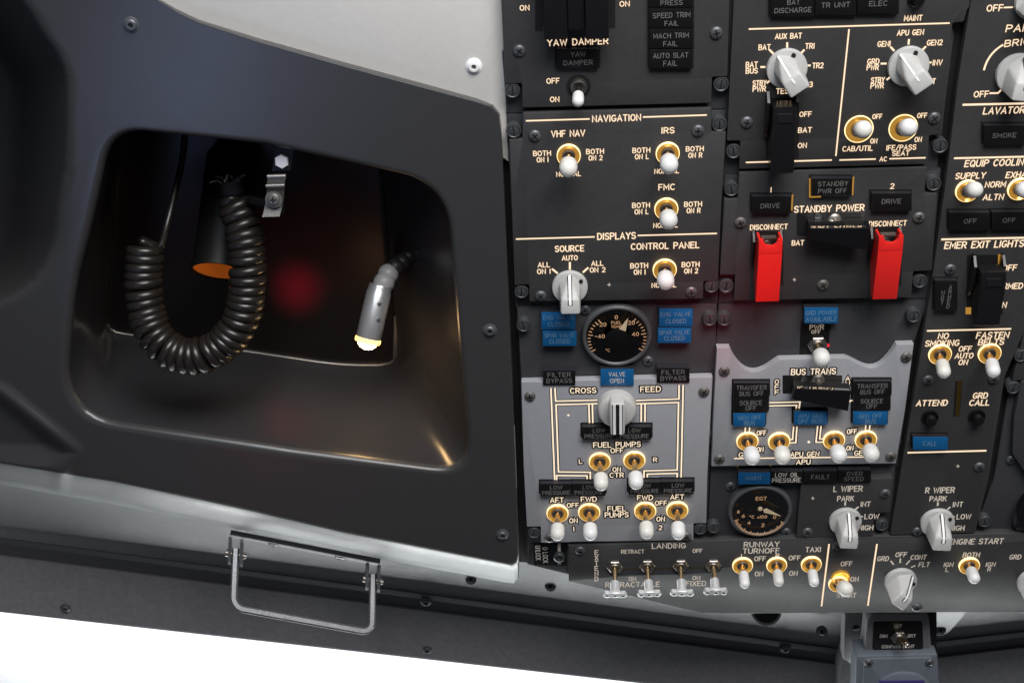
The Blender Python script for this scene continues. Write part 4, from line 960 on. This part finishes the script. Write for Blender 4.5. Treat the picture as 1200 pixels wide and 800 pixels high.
for x, y, tx, ty in ((702.8, 540, 704.2, 565), (743.3, 538.4, 744.8, 563.3), (653.3, 600.4, 653.8, 624), (690.4, 599.2, 691.6, 623), (756, 597.5, 757.3, 622), (793.5, 596.9, 795.5, 622)): p.toggle(x, y, tx, ty, 12.8, L=22.5, tl=13.6, tr=5.7)
mb = MB().lathe([(.9, 0), (.9, .2)], 12, P(666, 486.3)); p.lt.add(mb.v, mb.f); p.done()

# ======== electrical meters panel
p = Panel('dark battery and generator metering panel with two angled pale knobs', 985, 100)
p.plate([(868, -140), (1143, -148), (1137, 0), (1129.5, 26), (1116.5, 27), (1104, 158), (1089, 158.6), (1086.5, 192.5), (866.2, 198.5), (867.6, 165), (851.8, 165.4), (858.5, 26), (860.5, -20)], b=.7)
p.plate([(857, -100), (1136, -100), (1098, 200), (846, 206)], 'base', -7, 5, name='rail')
p.dzus((869.2, 14), (1127, 6), (859.9, 178), (1102.2, 171.8)); p.screws((875, 143.3), (1094.7, 138.3))
p.light(903, -10, 954.4, 20, [('BAT', 930, 2.8, 15, 7.5), ('DISCHARGE', 929.3, 12.2, 43.5, 7.5)], 3.5, gap=.2); p.light(955, -10, 1003.6, 18.3, [('TR UNIT', 979.4, 6, 33.4, 7.5)], 3.5, gap=.2); p.light(1004.6, -10, 1053, 16.4, [('ELEC', 1029.3, 4.3, 21.5, 7.5)], 3.5, gap=.2)
p.button(1073.7, -2, 10.5)
p.txt('MAINT', 1070.2, 21.5, 21.4, 7.4); p.line((877.4, 34.4), (1113, 27.4)); p.line((995, 34.5), (979.5, 183))
for s_, x, y, wp in (('AUX BAT', 924, 42.5, 31.5), ('BAT', 896, 55.6, 14.3), ('TR1', 949.1, 54.2, 11), ('TR2', 958.5, 77, 13.2), ('BAT', 881, 76, 14.2), ('BUS', 881, 83.2, 14.2), ('STBY', 890.2, 97.6, 16.4), ('PWR', 889.8, 104.4, 15.6), ('TEST', 919.5, 106.8, 20), ('TR3', 945.5, 99.3, 14),
                     ('APU GEN', 1067, 38.4, 31.5), ('GEN1', 1036, 51.8, 15.4), ('GEN2', 1095.4, 50.2, 18.4), ('INV', 1098.7, 73.6, 11.6), ('GRD', 1023.5, 72.3, 14.2), ('PWR', 1022.8, 79.2, 14.2), ('STBY', 1028.8, 94.1, 16.2), ('PWR', 1028, 100.7, 15.6), ('BAT', 1090, 95.5, 13)):
    p.txt(s_, x, y, wp, 7.2)
for a, b in (((922.5, 49.8), (922.5, 56.2)), ((901.5, 58.4), (906.5, 63.4)), ((942.8, 58.4), (938.6, 62.8)), ((945.6, 77), (950, 77)), ((891, 78.8), (896.8, 78.8)), ((898.4, 97.7), (902.4, 94.6)),
             ((1065.3, 46), (1064.6, 52.6)), ((1043.6, 55.2), (1048, 60)), ((1085.3, 54.6), (1081.2, 58.4)), ((1087.5, 73.4), (1091.5, 73.6)), ((1032, 74.8), (1039, 74.8)), ((1039, 94), (1043, 90.6))): p.line(a, b, t=2.2)
p.knob(921.5, 79.5, 35, 24); p.knob(1063.7, 76.7, 37, 24)
p.toggle(1006.4, 151.4, 1011.3, 151.4, 17, 'wide', 19, 13, 6); p.toggle(1058.3, 150, 1063.9, 150, 17, 'wide', 19, 13, 6)
for s_, x, y, wp in (('OFF', 1028.1, 136.7, 11.6), ('ON', 1024, 165.4, 8.2), ('OFF', 1080.7, 135.5, 11.8), ('ON', 1076, 163.6, 8.6)): p.txt(s_, x, y, wp, 6.4)
p.txt('CAB/UTIL', 1005, 174.2, 35.5, 6.8); p.txt('IFE/PASS', 1056.2, 173, 35, 6.8); p.txt('SEAT', 1055.7, 179.8, 20.4, 6.4)
p.txt('OFF', 944, 134, 14.4, 6.6); p.txt('BAT', 943.3, 152.6, 16.2, 6.8); p.txt('ON', 940.2, 170.6, 10.6, 6.6)
p.black_guard(904.5, 128, 932.5, 204, (897.5, 115, 936, 186))
p.line((874, 190.5), (974.8, 187.7)); p.line((983.7, 187.7), (1026.3, 186.5)); p.txt('AC', 1035.1, 186.5, 8.8, 6); p.line((1042.2, 186.2), (1084.7, 185)); p.done()

# ======== standby power panel
p = Panel('dark standby power panel with two red flip guards', 965, 270)
p.plate([(866, 202.3), (1086.6, 196), (1085.3, 205), (1083.5, 227), (1098.5, 226.5), (1092, 317), (1070.5, 318), (1067.5, 348.7), (860, 352), (861.5, 322), (843.5, 322.4), (848.5, 233.5), (864.4, 233)])
p.plate([(849, 205), (1103, 198), (1089, 352), (842, 357)], 'base', -7, 5, name='rail')
p.dzus((857.5, 222.5), (1094.7, 216.2), (851.2, 335.4), (1078.4, 330.3)); p.screws((867.6, 260.6), (1076.7, 254.8), (964.3, 333.5), data=CROSSL)
p.light(950.5, 209, 998.8, 229.8, [('STANDBY', 976.3, 215.4, 35.5, 7), ('PWR OFF', 975.5, 223.8, 33.8, 7)], 4.2)
p.light(881, 230, 927.5, 250, [('DRIVE', 902.8, 241.2, 22.6, 7)], 4.2); p.light(1021.5, 226.5, 1068.5, 247.4, [('DRIVE', 1044.6, 236, 22.6, 7)], 4.2)
for a in (((949, 209), (949, 231)), ((948.6, 231), (962, 230.6)), ((1000.2, 207), (999, 229)), ((928.8, 228), (927.8, 247))): 
    mb = MB(); ribbon(mb, PP(a, .2), 1.1, .2, False); obj('gilt_edge', mb, 'gold', p.t, smooth=False)
p.txt('1', 903.6, 222.6, None, 6.6); p.txt('2', 1045.7, 218.2, 4.8, 7)
p.txt('STANDBY POWER', 971.8, 244.3, 82.5, 8.6); p.txt('DISCONNECT', 901, 266, 44.2, 6.8); p.txt('DISCONNECT', 1040.4, 261.9, 44.4, 6.8); p.txt('BAT', 935.1, 284.6, 14.6, 6.6)
p.red_guard(887.6, 281.7, 915.3, 353.4, (883.5, 270.7, 918, 334)); p.red_guard(1026.6, 278, 1055.4, 350.6, (1021, 266, 1056.5, 335))
p.flip_guard([(949, 268.5, 18), (1020.5, 267.5, 18), (1016, 293.3, 16), (946, 281, 16)], (933.5, 249.4, 1009.5, 276.5)); p.cross(931, 327.7); p.done()

# ======== bus transfer panel
p = Panel('light grey bus transfer panel with scalloped top edge and four gilt toggles', 945, 480)
p.plate([(842.5, 352), (1089.5, 347), (1072, 400), (1052, 548), (833, 552), (838, 420)], 'base', -7, 5, name='mounting_plate')
sc_l = [(855, 407.2)] + [(855 + 57 * t, 407.2 + 14 * t + 22 * math.sin(math.pi * t ** .8)) for t in np.linspace(.08, .95, 11)]
sc_r = [(990.8 + 60.5 * t, 419.6 - 16 * t + 20 * math.sin(math.pi * t ** 1.25)) for t in np.linspace(.05, .93, 11)]
p.plate([(840, 407.4)] + sc_l + [(913, 421), (990.4, 419.2)] + sc_r + [(1050.8, 403.8), (1071, 403.3), (1061, 480), (1050.2, 543), (833.6, 546.4), (836.2, 480)], 'grey', 0, 6, .9, r=0)
p.flip_guard([(931, 456, 15), (997.5, 458.5, 15), (994, 481.8, 13), (927.5, 467, 13)], (917, 439.5, 987, 461))
p.dzus((849, 375), (1071.2, 371), (841, 520.6), (1048.6, 517.8)); p.dzus((851, 336.5))
p.screws((848.7, 434.6), (1061.9, 418.2), (843, 537.4), (1043.9, 534.4), data=CROSSL)
mb = MB().lathe([(3.8, 0), (3.8, .3), (3.2, .4), (3.1, -.2)], 24); mb.mi = 1; mb.lathe([(3.1, 0), (3.1, .12)], 20); place('screw', mesh('flat_screw', mb, ['base', 'base']), P(1004.6, 359.3, -7), p.t)
p.light(942, 360, 982.6, 379, [('GRD POWER', 962.2, 366.4, 36.5, 6.6), ('AVAILABLE', 962.5, 373.8, 37, 6.6)], 1, 'blue', lg='blegend', hole=0, depth=7, label='blue annunciator light')
mb = MB().prism(PP([(938.5, 376), (973, 375), (970, 421), (936.5, 421)], -7), -7.2, -6.5, .2); pl_ = obj('label_plate', mb, 'satin', p.t)
p.txt('PWR', 957.2, 383.2, 17, 6.4, True, w=-6.3); p.txt('OFF', 956.2, 388.6, 11, 4.6, True, w=-6.3); p.txt('ON', 952, 418.6, 8, 4.6, True, w=-6.3)
p.toggle(957.6, 403, 962.6, 420, 12, 'hex', 24, 13, 6.3, w=-6.5)
mb = MB().lathe([(1.4, 0), (1.4, .5), (.1, .9)], 12, P(970, 404.5, -6.5)); obj('lamp_dot', mb, M.setdefault('reddot', mat('red_lamp', (.5, .01, .02), .3, emit=(1, .02, .04), estr=.7)), p.t)
p.txt('BUS TRANS', 953.4, 435.2, 53, 8, back=1.1)
for i, k in enumerate('OFF'): p.txt(k, 910.4, 447.2 + i * 6.1, 5.2, 5.9, back=1.0)
for i, k in enumerate('AUTO'): p.txt(k, 993.4, 443.4 + i * 5.5, 5.2, 5.4, back=1.0)
for x0, x1, dy, dx in ((860, 901.6, 0, 0), (1000.4, 1044.6, -2, 142)):
    c = (x0 + x1) / 2; y = 448.5 + dy
    p.light(x0, y, x1, y + 17, [('TRANSFER', c, y + 5.6, 36, 6.6), ('BUS OFF', c, y + 12.6, 28.5, 6.6)], 4, gap=.15); p.light(x0 - .4, y + 17.5, x1 - 1.2, y + 34.5, [('SOURCE', c - .8, y + 23.3, 26.5, 6.6), ('OFF', c - .8, y + 29.3, 13, 6.6)], 4, gap=.15)
    p.light(x0 - .8, y + 35.2, x1 - 4.4, y + 51, [('GEN OFF', c - 2.2, y + 40.6, 27.5, 6.2), ('BUS', c - 2.2, y + 47, 12.5, 6.2)], 4, 'blue', lg='blegend', gap=.15, label='blue annunciator light')
p.light(930, 481.4, 970, 497.6, [('APU GEN', 950, 487, 28.5, 6.2), ('OFF BUS', 949.6, 493.2, 28.5, 6.2)], 4, 'blue', lg='blegend', label='blue annunciator light')
for l in (((901.5, 471.6), (937.6, 470.8), (936.2, 479)), ((901.5, 475.4), (933.6, 474.6), (932.8, 479)), ((1001, 469), (996.5, 469.2), (996, 471)), ((933.9, 499.6), (932.6, 518.5), (925.8, 518.8)), ((930, 499.6), (928.8, 514.5), (925.8, 514.6)), ((958.2, 499), (956.2, 518), (966, 517.8)), ((962.2, 499), (960.6, 514), (965, 513.8)),
          ((873.6, 500.6), (873, 507)), ((878.5, 500.6), (878, 506.6)), ((1014.6, 498), (1014, 505)), ((1019.4, 498), (1018.8, 504.6))): p.line(*l, t=1.8, back=.65)
for x, y, tx, ty in ((875.6, 516, 880.8, 534.5), (912.8, 516.4, 917.6, 534.5), (977, 514.8, 982.7, 532), (1014.4, 514.3, 1020.5, 532)): p.toggle(x, y, tx, ty, 12.8, L=22, tl=13.4, tr=6.2)
for s_, x, y, wp in (('OFF', 892.4, 507, 11.6), ('ON', 890.8, 526.4, 8.2), ('OFF', 998.3, 505.4, 12), ('ON', 996, 524.8, 8.6), ('GEN 1', 877.5, 532.6, 24), ('APU GEN', 943.2, 531.9, 34), ('GEN 2', 1013, 530.4, 24), ('APU', 941.5, 541, 17)): p.txt(s_, x, y, wp, 6.4, back=1.1)
p.line((860.2, 537), (1023.5, 535)); mb = MB().lathe([(1.1, 0), (1.1, .2)], 12, P(947.8, 517.6)); p.lt.add(mb.v, mb.f); p.done()

# ======== auxiliary power panel
p = Panel('dark auxiliary power panel with a round exhaust temperature gauge', 890, 590)
p.plate([(833, 548), (1050, 544), (1044, 629), (829, 634)], 'base', -7, 5, name='mounting_plate')
p.dzus((836.4, 618.7), (1033.8, 616)); p.screws((856.2, 569.4), (921, 622.7), w=-7)
def marks_egt(mk, o, b, z):
    for i in range(41):
        a = R(195 + i * 140 / 40); l = .80 if i % 5 == 0 else .86
        ribbon(mk, [o[:2] + b * l * np.array((math.cos(a), math.sin(a))), o[:2] + b * .95 * np.array((math.cos(a), math.sin(a)))], .7, z, False)
    for s_, dx, dy, h_ in (('EGT', -.02, .72, 4.6), ('oC x100', -.08, -.10, 4), ('8', -.80, .14, 4), ('6', -.62, -.05, 4.6), ('4', -.40, -.36, 4.6), ('2', .10, -.48, 4.6), ('0', .50, -.12, 4.6)): text(mk, s_, 890, 597, None, h_ * .98, z, .15, centre=o[:2] + b * np.array((dx, dy)))
def needle_egt(nd, o, b, z):
    t = R(-25); d = np.array((math.cos(t), math.sin(t))); q = np.array((-d[1], d[0])); c = o[:2] + np.array((-.04, .30)) * b
    nd.prism([c + d * b * .82, c + d * b * .2 - q * b * .10, c + d * b * .12, c + d * b * .2 + q * b * .10], z, z + .5); nd.lathe([(b * .08, z), (b * .08, z + .9), (.1, z + 1.2)], 20, (c[0], c[1] , 0))
p.gauge(889.5, 593.5, 38, 33, 7, marks_egt, needle_egt)
p.light(864.8, 553.4, 902.8, 567.2, [('MAINT', 883.6, 559.6, 19, 6.2)], 2, 'blue', lg='blegend', hole=0, depth=8, gap=.2, label='blue annunciator light')
p.light(903.4, 552, 941, 566, [('LOW OIL', 922, 556.2, 27.5, 6.2), ('PRESSURE', 921.6, 562.4, 33.6, 6.2)], 2, lg='brightlegend', hole=0, depth=8, gap=.2)
p.light(941.6, 551.4, 981.4, 565.6, [('FAULT', 961.4, 558.6, 21.6, 6.4)], 2, hole=0, depth=8, gap=.2); p.light(982.2, 550.4, 1020.8, 564.2, [('OVER', 1001.6, 554.8, 19, 6.2), ('SPEED', 1000.6, 561, 23, 6.2)], 2, hole=0, depth=8, gap=.2)
for x, y in ((864.6, 552), (902.8, 550), (942, 551)): mb = MB(); ribbon(mb, PP([(x, y - 6), (x, y + 4)], -6), 1, -5.6, False); obj('gilt_edge', mb, 'gold', p.t, smooth=False)
p.done()
p = Panel('small dark left wiper panel with one pale knob', 990, 600)
p.plate([(939, 566.6), (1046.6, 559.8), (1043.4, 600), (1024.6, 601), (1023.4, 628), (933.2, 630), (935.5, 600)], w=0, d=7)
p.screws((1037.3, 577.8), (946.2, 622.7))
p.txt('L WIPER', 993.9, 572.4, 34.5, 7.6, True); p.txt('PARK', 991, 583.8, 20, 6.8, True); p.txt('INT', 1014.4, 590.4, 12, 6.6, True); p.txt('LOW', 1021.7, 604.7, 17.4, 6.6, True); p.txt('HIGH', 1014.6, 618, 18, 6.6, True)
for a in (((990.6, 587.6), (990.4, 592)), ((1006, 593.4), (1002, 597)), ((1008, 604.8), (1011.4, 604.8)), ((1005, 617), (1007, 618))): line(p.dim, a, 2)
p.knob(990, 608.7, -4, 19, 'bar'); p.cross(952.5, 583.5); p.done()

# ======== signs, lighting and wiper panel of the third column
p = Panel('long dark panel of cabin signs, emergency lights and right wiper at the third column', 1140, 320)
p.plate([(1146, -150), (1300, -150), (1252, 120), (1224, 280), (1199, 392), (1178, 440), (1158.5, 560), (1143, 624), (1043, 626.8), (1068, 480), (1092, 330), (1110, 200), (1122.5, 95), (1138, 0)], r=2.5)
p.dzus((1077.5 - 2000, 330)) if False else None
p.screws((1113.3, 315.5), (1087.5, 445), (1164.5, 443.7), (1147.5, 546.5), (1075, 622))
p.txt('OFF', 1166, 9.7, 19.4, 8.6); p.line((1176.2, 9.2), (1187, 8.8)); p.txt('PANEL', 1201.5, 33, 45, 9.6, slant=.08); p.txt('BRIGHT', 1202, 49, 49, 8.8, rot=R(4), slant=.1)
arc_ = [(1198 - 46 * math.cos(R(t)), 92 - 45 * math.sin(R(t))) for t in range(12, 62, 7)]; p.line(*arc_, t=2.2)
p.txt('OFF', 1150, 110.5, 17.6, 8); p.line((1159.6, 109.5), (1169.6, 109.3), (1175.5, 103.2), t=2)
p.knob(1208, 2, -30, 20); p.knob(1191, 86, -8, 25, 'bar')
p.line((1128, 123), (1290, 119.5), t=2.4); p.txt('LAVATORY', 1180.5, 129.4, 56, 9, slant=.1)
p.light(1153, 147, 1203, 169.5, [('SMOKE', 1177.2, 158.7, 28, 7)], 4)
p.line((1118, 185.6), (1280, 182), t=2.2); p.txt('EQUIP COOLING', 1168.7, 190.8, 76, 8.8, slant=.1); p.txt('SUPPLY', 1137.5, 206, 35.5, 8, slant=.1); p.txt('EXHAUST', 1200, 204.6, 42, 8, slant=.1); p.txt('NORM', 1166.7, 216.2, 24.4, 7.6, slant=.08); p.txt('ALTN', 1164.2, 231, 24.4, 7.6, slant=.08)
p.toggle(1133.2, 223.2, 1141.3, 223, 14, L=21, tl=13, tr=5.6); p.toggle(1194.2, 221, 1201.5, 222, 14, L=21, tl=13, tr=5.6)
p.light(1112.5, 249, 1160.5, 270, [('OFF', 1137, 259.2, 15, 6.6)], 4, gap=.3); p.light(1162, 248.4, 1208, 269.4, [('OFF', 1182.6, 258.2, 15, 6.6)], 4, gap=.3)
p.line((1103, 280.6), (1260, 277.4), t=2.4); p.txt('EMER EXIT LIGHTS', 1153.6, 286.4, 93, 9, slant=.06)
o_ = p.light(1095.5, 328.5, 1122, 364.6, [], 4)
tb = MB()
for i, k in enumerate('ARMED'): text(tb, k, 1114 - i * .7, 336.4 + i * 5.6, 3.8, 5.4, 4.32, .125)
for i, k in enumerate('NOT'): text(tb, k, 1105.2 - i * .6, 343 + i * 5.7, 3.8, 5.4, 4.32, .125)
obj('legend', tb, 'legend', o_, smooth=False)
p.black_guard(1147, 322, 1176, 382, (1133, 298.5, 1175.5, 368), gold=[(1169.5, 298, 1175.6, 312), (1131.5, 360, 1138, 368)])
p.txt('OFF', 1183.3, 313.7, 17.2, 7.6, slant=.06); p.txt('ARMED', 1184, 335.2, 30, 7.6, slant=.06); p.txt('ON', 1174, 357.4, 11.6, 7.4, slant=.06)
p.line((1086.2, 387.6), (1185, 385.2), t=2); p.txt('NO', 1105.7, 393.6, 12.6, 7.6, slant=.08); p.txt('SMOKING', 1104.3, 402, 40, 7.8, slant=.08); p.txt('FASTEN', 1163.5, 392.6, 38.4, 8, slant=.08); p.txt('BELTS', 1161.7, 400.6, 30.4, 7.8, slant=.08)
p.txt('OFF', 1131.3, 408.6, 15.4, 7, slant=.08); p.txt('AUTO', 1130, 416.7, 21.6, 7, slant=.08); p.txt('ON', 1128.9, 424.3, 11, 7, slant=.08)
p.toggle(1101.2, 414.5, 1105, 433, 13.5, L=24, tl=17, tr=4.9); p.toggle(1159.2, 413.5, 1163.2, 431, 13.5, L=24, tl=17, tr=4.9)
mb = MB().prism(PP([(1119.5, 446.5), (1128, 446), (1124.6, 487), (1117, 488)]), -.1, .08); so_ = obj('trim_slot', mb, 'slot', p.t)
mb = MB().prism(PP([(1122, 447), (1127.4, 446.6), (1124, 486.5), (1119.5, 487)]), .05, .14); obj('gilt_edge', mb, M.setdefault('dullgold', mat('dull_gilt', (.30, .19, .05), .4, metal=1)), so_)
p.txt('ATTEND', 1092.3, 472, 36.8, 7.6, slant=.08); p.txt('GRD', 1149, 463.3, 17.6, 7.6, slant=.08); p.txt('CALL', 1148, 471.6, 24, 7.6, slant=.08)
p.button(1089.4, 488.5, 10); p.button(1144.4, 487.5, 10)
p.light(1069.4, 511.5, 1111, 527, [('CALL', 1089.8, 519.4, 16.6, 6.6)], 4.5, 'blue', lg='blegend', label='blue annunciator light')
p.line((1063.5, 530.2), (1156, 527.8), t=2.2)
p.txt('R WIPER', 1101.7, 574, 34.6, 7.6, True); p.txt('PARK', 1099.5, 584, 20.4, 6.8, True); p.txt('INT', 1122.6, 590.7, 12.4, 6.6, True); p.txt('LOW', 1129.6, 605, 17.2, 6.6, True); p.txt('HIGH', 1121.4, 618.4, 18, 6.6, True)
for a in (((1099.2, 588), (1098.8, 592.5)), ((1113.6, 593.6), (1110.6, 596.4)), ((1115.6, 605), (1119, 605))): line(p.dim, a, 2)
p.knob(1097.6, 610.4, -4, 20, 'bar'); p.cross(1122.6, 546); p.done()

# ======== air panel at the right
p = Panel('dark air conditioning panel cut off at the right, beside the wiper switch column', 1250, 500)
p.plate([(1214, 380), (1400, 380), (1370, 618), (1140, 627), (1165, 560), (1185, 440)], 'base', -7, 5, name='mounting_plate')
p.plate([(1205, 360), (1420, 360), (1400, 440), (1186, 446), (1196, 405)], 'panel', -2, 6)
p.plate([(1197, 446), (1300, 440), (1290, 560), (1205, 560), (1186, 532), (1188, 490)], 'base', -1, 6, 1.6, 3, name='raised_plate')
mb = MB().prism(rounded(PP([(1196, 590), (1212, 572), (1300, 570), (1290, 622), (1190, 622), (1187, 612)], -1), 4, 4), -7, -1, 1); ga = obj('gauge_flange', mb, 'base', p.t)
mb = MB().lathe([(2.2, 0), (2.2, .15)], 16, P(1191, 616, -1)); obj('flange_hole', mb, 'slot', ga)
mb = MB().lathe([(26, 0), (26, 5), (23, 5.4), (22.4, 1), (.1, 1)], 48, P(1230, 592, -1)); obj('gauge_bezel', mb, 'black', ga)
p.dzus((1197, 417.5), (1188, 455), (1154.4, 611.6)); p.screws((1185, 538.4), w=-7); p.done()

# ======== lights and engine start panel
p = Panel('long dark panel of exterior light and engine start switches, lowest of all', 950, 670)
p.plate([(666, 639.3), (850, 633.4), (966, 629.8), (1120, 626.6), (1330, 622), (1330, 715.5), (1195, 716.6), (872, 718.6), (822, 718.4), (666.5, 680.6)], d=9, b=.9, r=.5)
p.screws((680, 644.6), (981, 639), (1074.4, 711))
p.txt('LANDING', 783.7, 639.2, 40, 6.8, True); p.txt('RETRACT', 741.4, 645.9, 27.2, 5, True); p.txt('OFF', 817.3, 645, 11.6, 5, True)
for i, k in enumerate('EXTEND'): p.txt(k, 699, 646.9 + i * 6.2, 4.6, 6, True)
p.txt('ON', 741, 677.9, 9, 5.4, True); p.txt('RETRACTABLE', 741.3, 684.4, 64, 6.6, True); p.txt('ON', 816, 676.6, 9.4, 5.4, True); p.txt('FIXED', 815.6, 683.2, 24.2, 6.6, True)
mb = MB().prism(rounded(PP([(712, 657.5), (843, 655.5), (847.6, 661), (844, 669.5), (800, 672.6), (716, 674.2), (707.6, 668), (708, 661)]), 2, 3), -.2, .1); sl_ = obj('switch_slot', mb, 'base', p.t)
mb = MB(); ribbon(mb, PP([(720, 666.8), (844, 664.5)], .2), 1.1, .2, False); obj('gilt_edge', mb, M['dullgold'], sl_, smooth=False)
for x, y, tx, ty in ((720.4, 662.4, 720.5, 694), (758.5, 661.4, 760.3, 692.6), (797.5, 661, 799.8, 692), (835.6, 661, 838, 690.6)): p.toggle(x, y, tx, ty, 9.6, 'hex', 26, tabs=True)
p.txt('RUNWAY', 892.6, 637.4, 42, 6.8, True); p.txt('TURNOFF', 892, 645, 43.4, 6.8, True); p.txt('L', 870.4, 651, 4, 5.4, True); p.txt('R', 911.3, 650.3, 4.6, 5.4, True); p.txt('OFF', 890.7, 654.2, 13.8, 6.2, True); p.txt('OFF', 931.2, 653.3, 14, 6.2, True); p.txt('TAXI', 953, 643.5, 18.4, 6.6, True); p.txt('ON', 889.5, 672, 10.2, 6.2, True); p.txt('ON', 929.7, 671.3, 10.2, 6.2, True)
for x, y, tx, ty in ((870, 661.5, 872, 679), (910, 661, 912.6, 677.6), (950.5, 660.2, 953, 677)): p.toggle(x, y, tx, ty, 12, L=19.5, tl=16, tr=4.1)
p.line((971.6, 637), (962.7, 710), t=1.8); p.line((1027.7, 637), (1017, 709.3), t=1.8)
p.txt('APU', 996.5, 636, 18, 6.6, True); p.txt('OFF', 992, 660.2, 14, 6.2, True); p.txt('ON', 1001.4, 678.2, 9.8, 6.2, True); p.txt('START', 992, 697, 23, 6.2, True)
p.toggle(982, 683, 990.4, 690, 11.4, 'oval', 21, 12.5, 6.2)
p.knob(1054.7, 679, -40, 19, 'bar')
for s_, x, y, wp in (('GRD', 1034.9, 654.2, 14), ('OFF', 1056.2, 649.4, 13.8), ('CONT', 1076.5, 652.6, 18.8), ('FLT', 1083.2, 661, 13.2)): p.txt(s_, x, y, wp, 6.2, True, slant=.1)
for a in (((1043.8, 656.6), (1047.2, 661.2)), ((1055.2, 653.8), (1054.7, 659.2)), ((1066.4, 656), (1061.9, 661.2)), ((1072.8, 662.2), (1067.6, 664.4))): line(p.dim, a, 1.8)
p.txt('ENGINE START', 1144, 634, 64, 7.2, True, slant=.08); p.txt('BOTH', 1138.4, 649.7, 20, 6.2, True, slant=.08); p.txt('IGN', 1111.6, 661.2, 11.4, 5.6, True, slant=.08); p.txt('L', 1110, 667, 4, 5.4, True); p.txt('IGN', 1161, 661, 11.4, 5.6, True, slant=.08); p.txt('R', 1159.3, 666.6, 4.2, 5.4, True)
p.toggle(1135.4, 661.6, 1141, 674, 12.2, L=17, tl=16, tr=4.7); p.knob(1211, 680, -30, 20, 'bar'); p.txt('GRD', 1190, 652.2, 14, 6.2, True, slant=.1); p.done()

# ======== latch label under the fuel panel
lp = thing('latch_plate', 'small black latch plate lettered sideways under the light grey fuel panel', 'latch', P(645, 650, -5))
mb = MB().prism(PP([(620, 634), (667, 634), (667, 673), (618, 661)], -7), -11, -7, .6); obj('back_plate', mb, 'base', lp)
mb = MB().prism(PP([(625.2, 636), (664, 635), (663.4, 662.8), (625.6, 661.6)], -6), -7.2, -6, .4); obj('label_plate', mb, 'black', lp)
tb = MB(); text(tb, 'UNLOCK', 630.5, 647.5, 22, 5.2, -5.8, .13, rot=R(-90)); text(tb, 'O LOCK', 639, 650, 24, 5.2, -5.8, .13, rot=R(-90)); obj('lettering', tb, 'brightlegend', lp, smooth=False)
mb = MB(); ribbon(mb, PP([(655.4, 636), (655.4, 661)], -5.8), 2.4, -5.8, False); obj('line_mark', mb, 'brightlegend', lp, smooth=False)
mb = MB().lathe([(4.8, 0), (4.8, 3), (3.6, 4), (2.6, 4), (2.4, 2.5), (.1, 2.4)], 28, P(655.4, 650.5, -6)); obj('latch_stud', mb, 'fastener', lp)

# ======== standby compass
co = thing('standby_compass', 'blue grey standby compass with a dark lamp switch plate hanging at the post', 'compass', P(1052, 770, -50))
mb = MB(); o_ = PP([(1016, 727), (1022, 719.5), (1086, 719.5), (1089, 724), (1092, 764), (1012, 768)], -30); mb.prism(rounded(o_, 2.5, 4), -46, -30, 1.5); obj('switch_housing', mb, 'frame', co)
mb = MB(); o_ = PP([(1086, 715), (1098, 716), (1098, 768), (1091, 768)], -34); mb.prism(o_, -48, -34, 1); obj('side_bracket', mb, 'black', co)
mb = MB(); o_ = PP([(1023.5, 728.6), (1081, 728.2), (1082.2, 760.4), (1022.6, 761)], -29); mb.prism(rounded(o_, 3, 4), -30.2, -29, .3); lp_ = obj('label_plate', mb, 'satin', co)
tb = MB()
for s_, x, y, wp, h_ in (('OFF', 1052.6, 733, 9.4, 4.6), ('DIM', 1035.6, 744.8, 9, 4.4), ('BRT', 1068.6, 744.4, 9.6, 4.4), ('COMPASS LIGHT', 1052.4, 757, 38.4, 4.4)): text(tb, s_, x, y, wp, h_, -28.8, .17)
obj('lettering', tb, 'brightlegend', lp_, smooth=False)
class _S: pass
q_ = Panel.__new__(Panel); q_.t = co; q_.toggle(1053, 745, 1063, 755.5, 10.3, 'hex', 16, 4, 2.3, w=-29)
for ch in co.children:
    if ch.name.startswith('toggle_switch'):
        for c2 in ch.children:
            if c2.name.startswith('lever_tip'): c2.data.materials[0] = M['steel']
mb = MB(); o_ = PP([(1003, 769), (1099, 766.5), (1106, 900), (1000, 900)], -22); mb.prism(rounded(o_, 3, 4), -44, -22, 2); cb = obj('compass_body', mb, 'compass', co)
mb = MB(); o_ = PP([(1012, 772), (1094, 770), (1100, 890), (1008, 890)], -20.5); mb.prism(rounded(o_, 4, 4), -22.5, -20.5, 1); obj('face_bezel', mb, 'compass', co)
for x, y in ((1018, 776), (1089.4, 775.6)): screw(co, x, y, -20.5, sc=.9)
mb = MB(); c = P(1056, 812, -20); mb.lathe([(27, -2), (27, 1.5), (25.5, 2.4), (.1, 2.6)], 56, c); obj('dial_cover', mb, 'compass', co)
mb = MB(); o_ = PP([(1030, 797), (1083.5, 796.5), (1085, 830), (1029, 830)], -17.2); mb.prism(rounded(o_, 2, 4), -18.2, -17, .3); obj('dial_window', mb, 'violet', co)
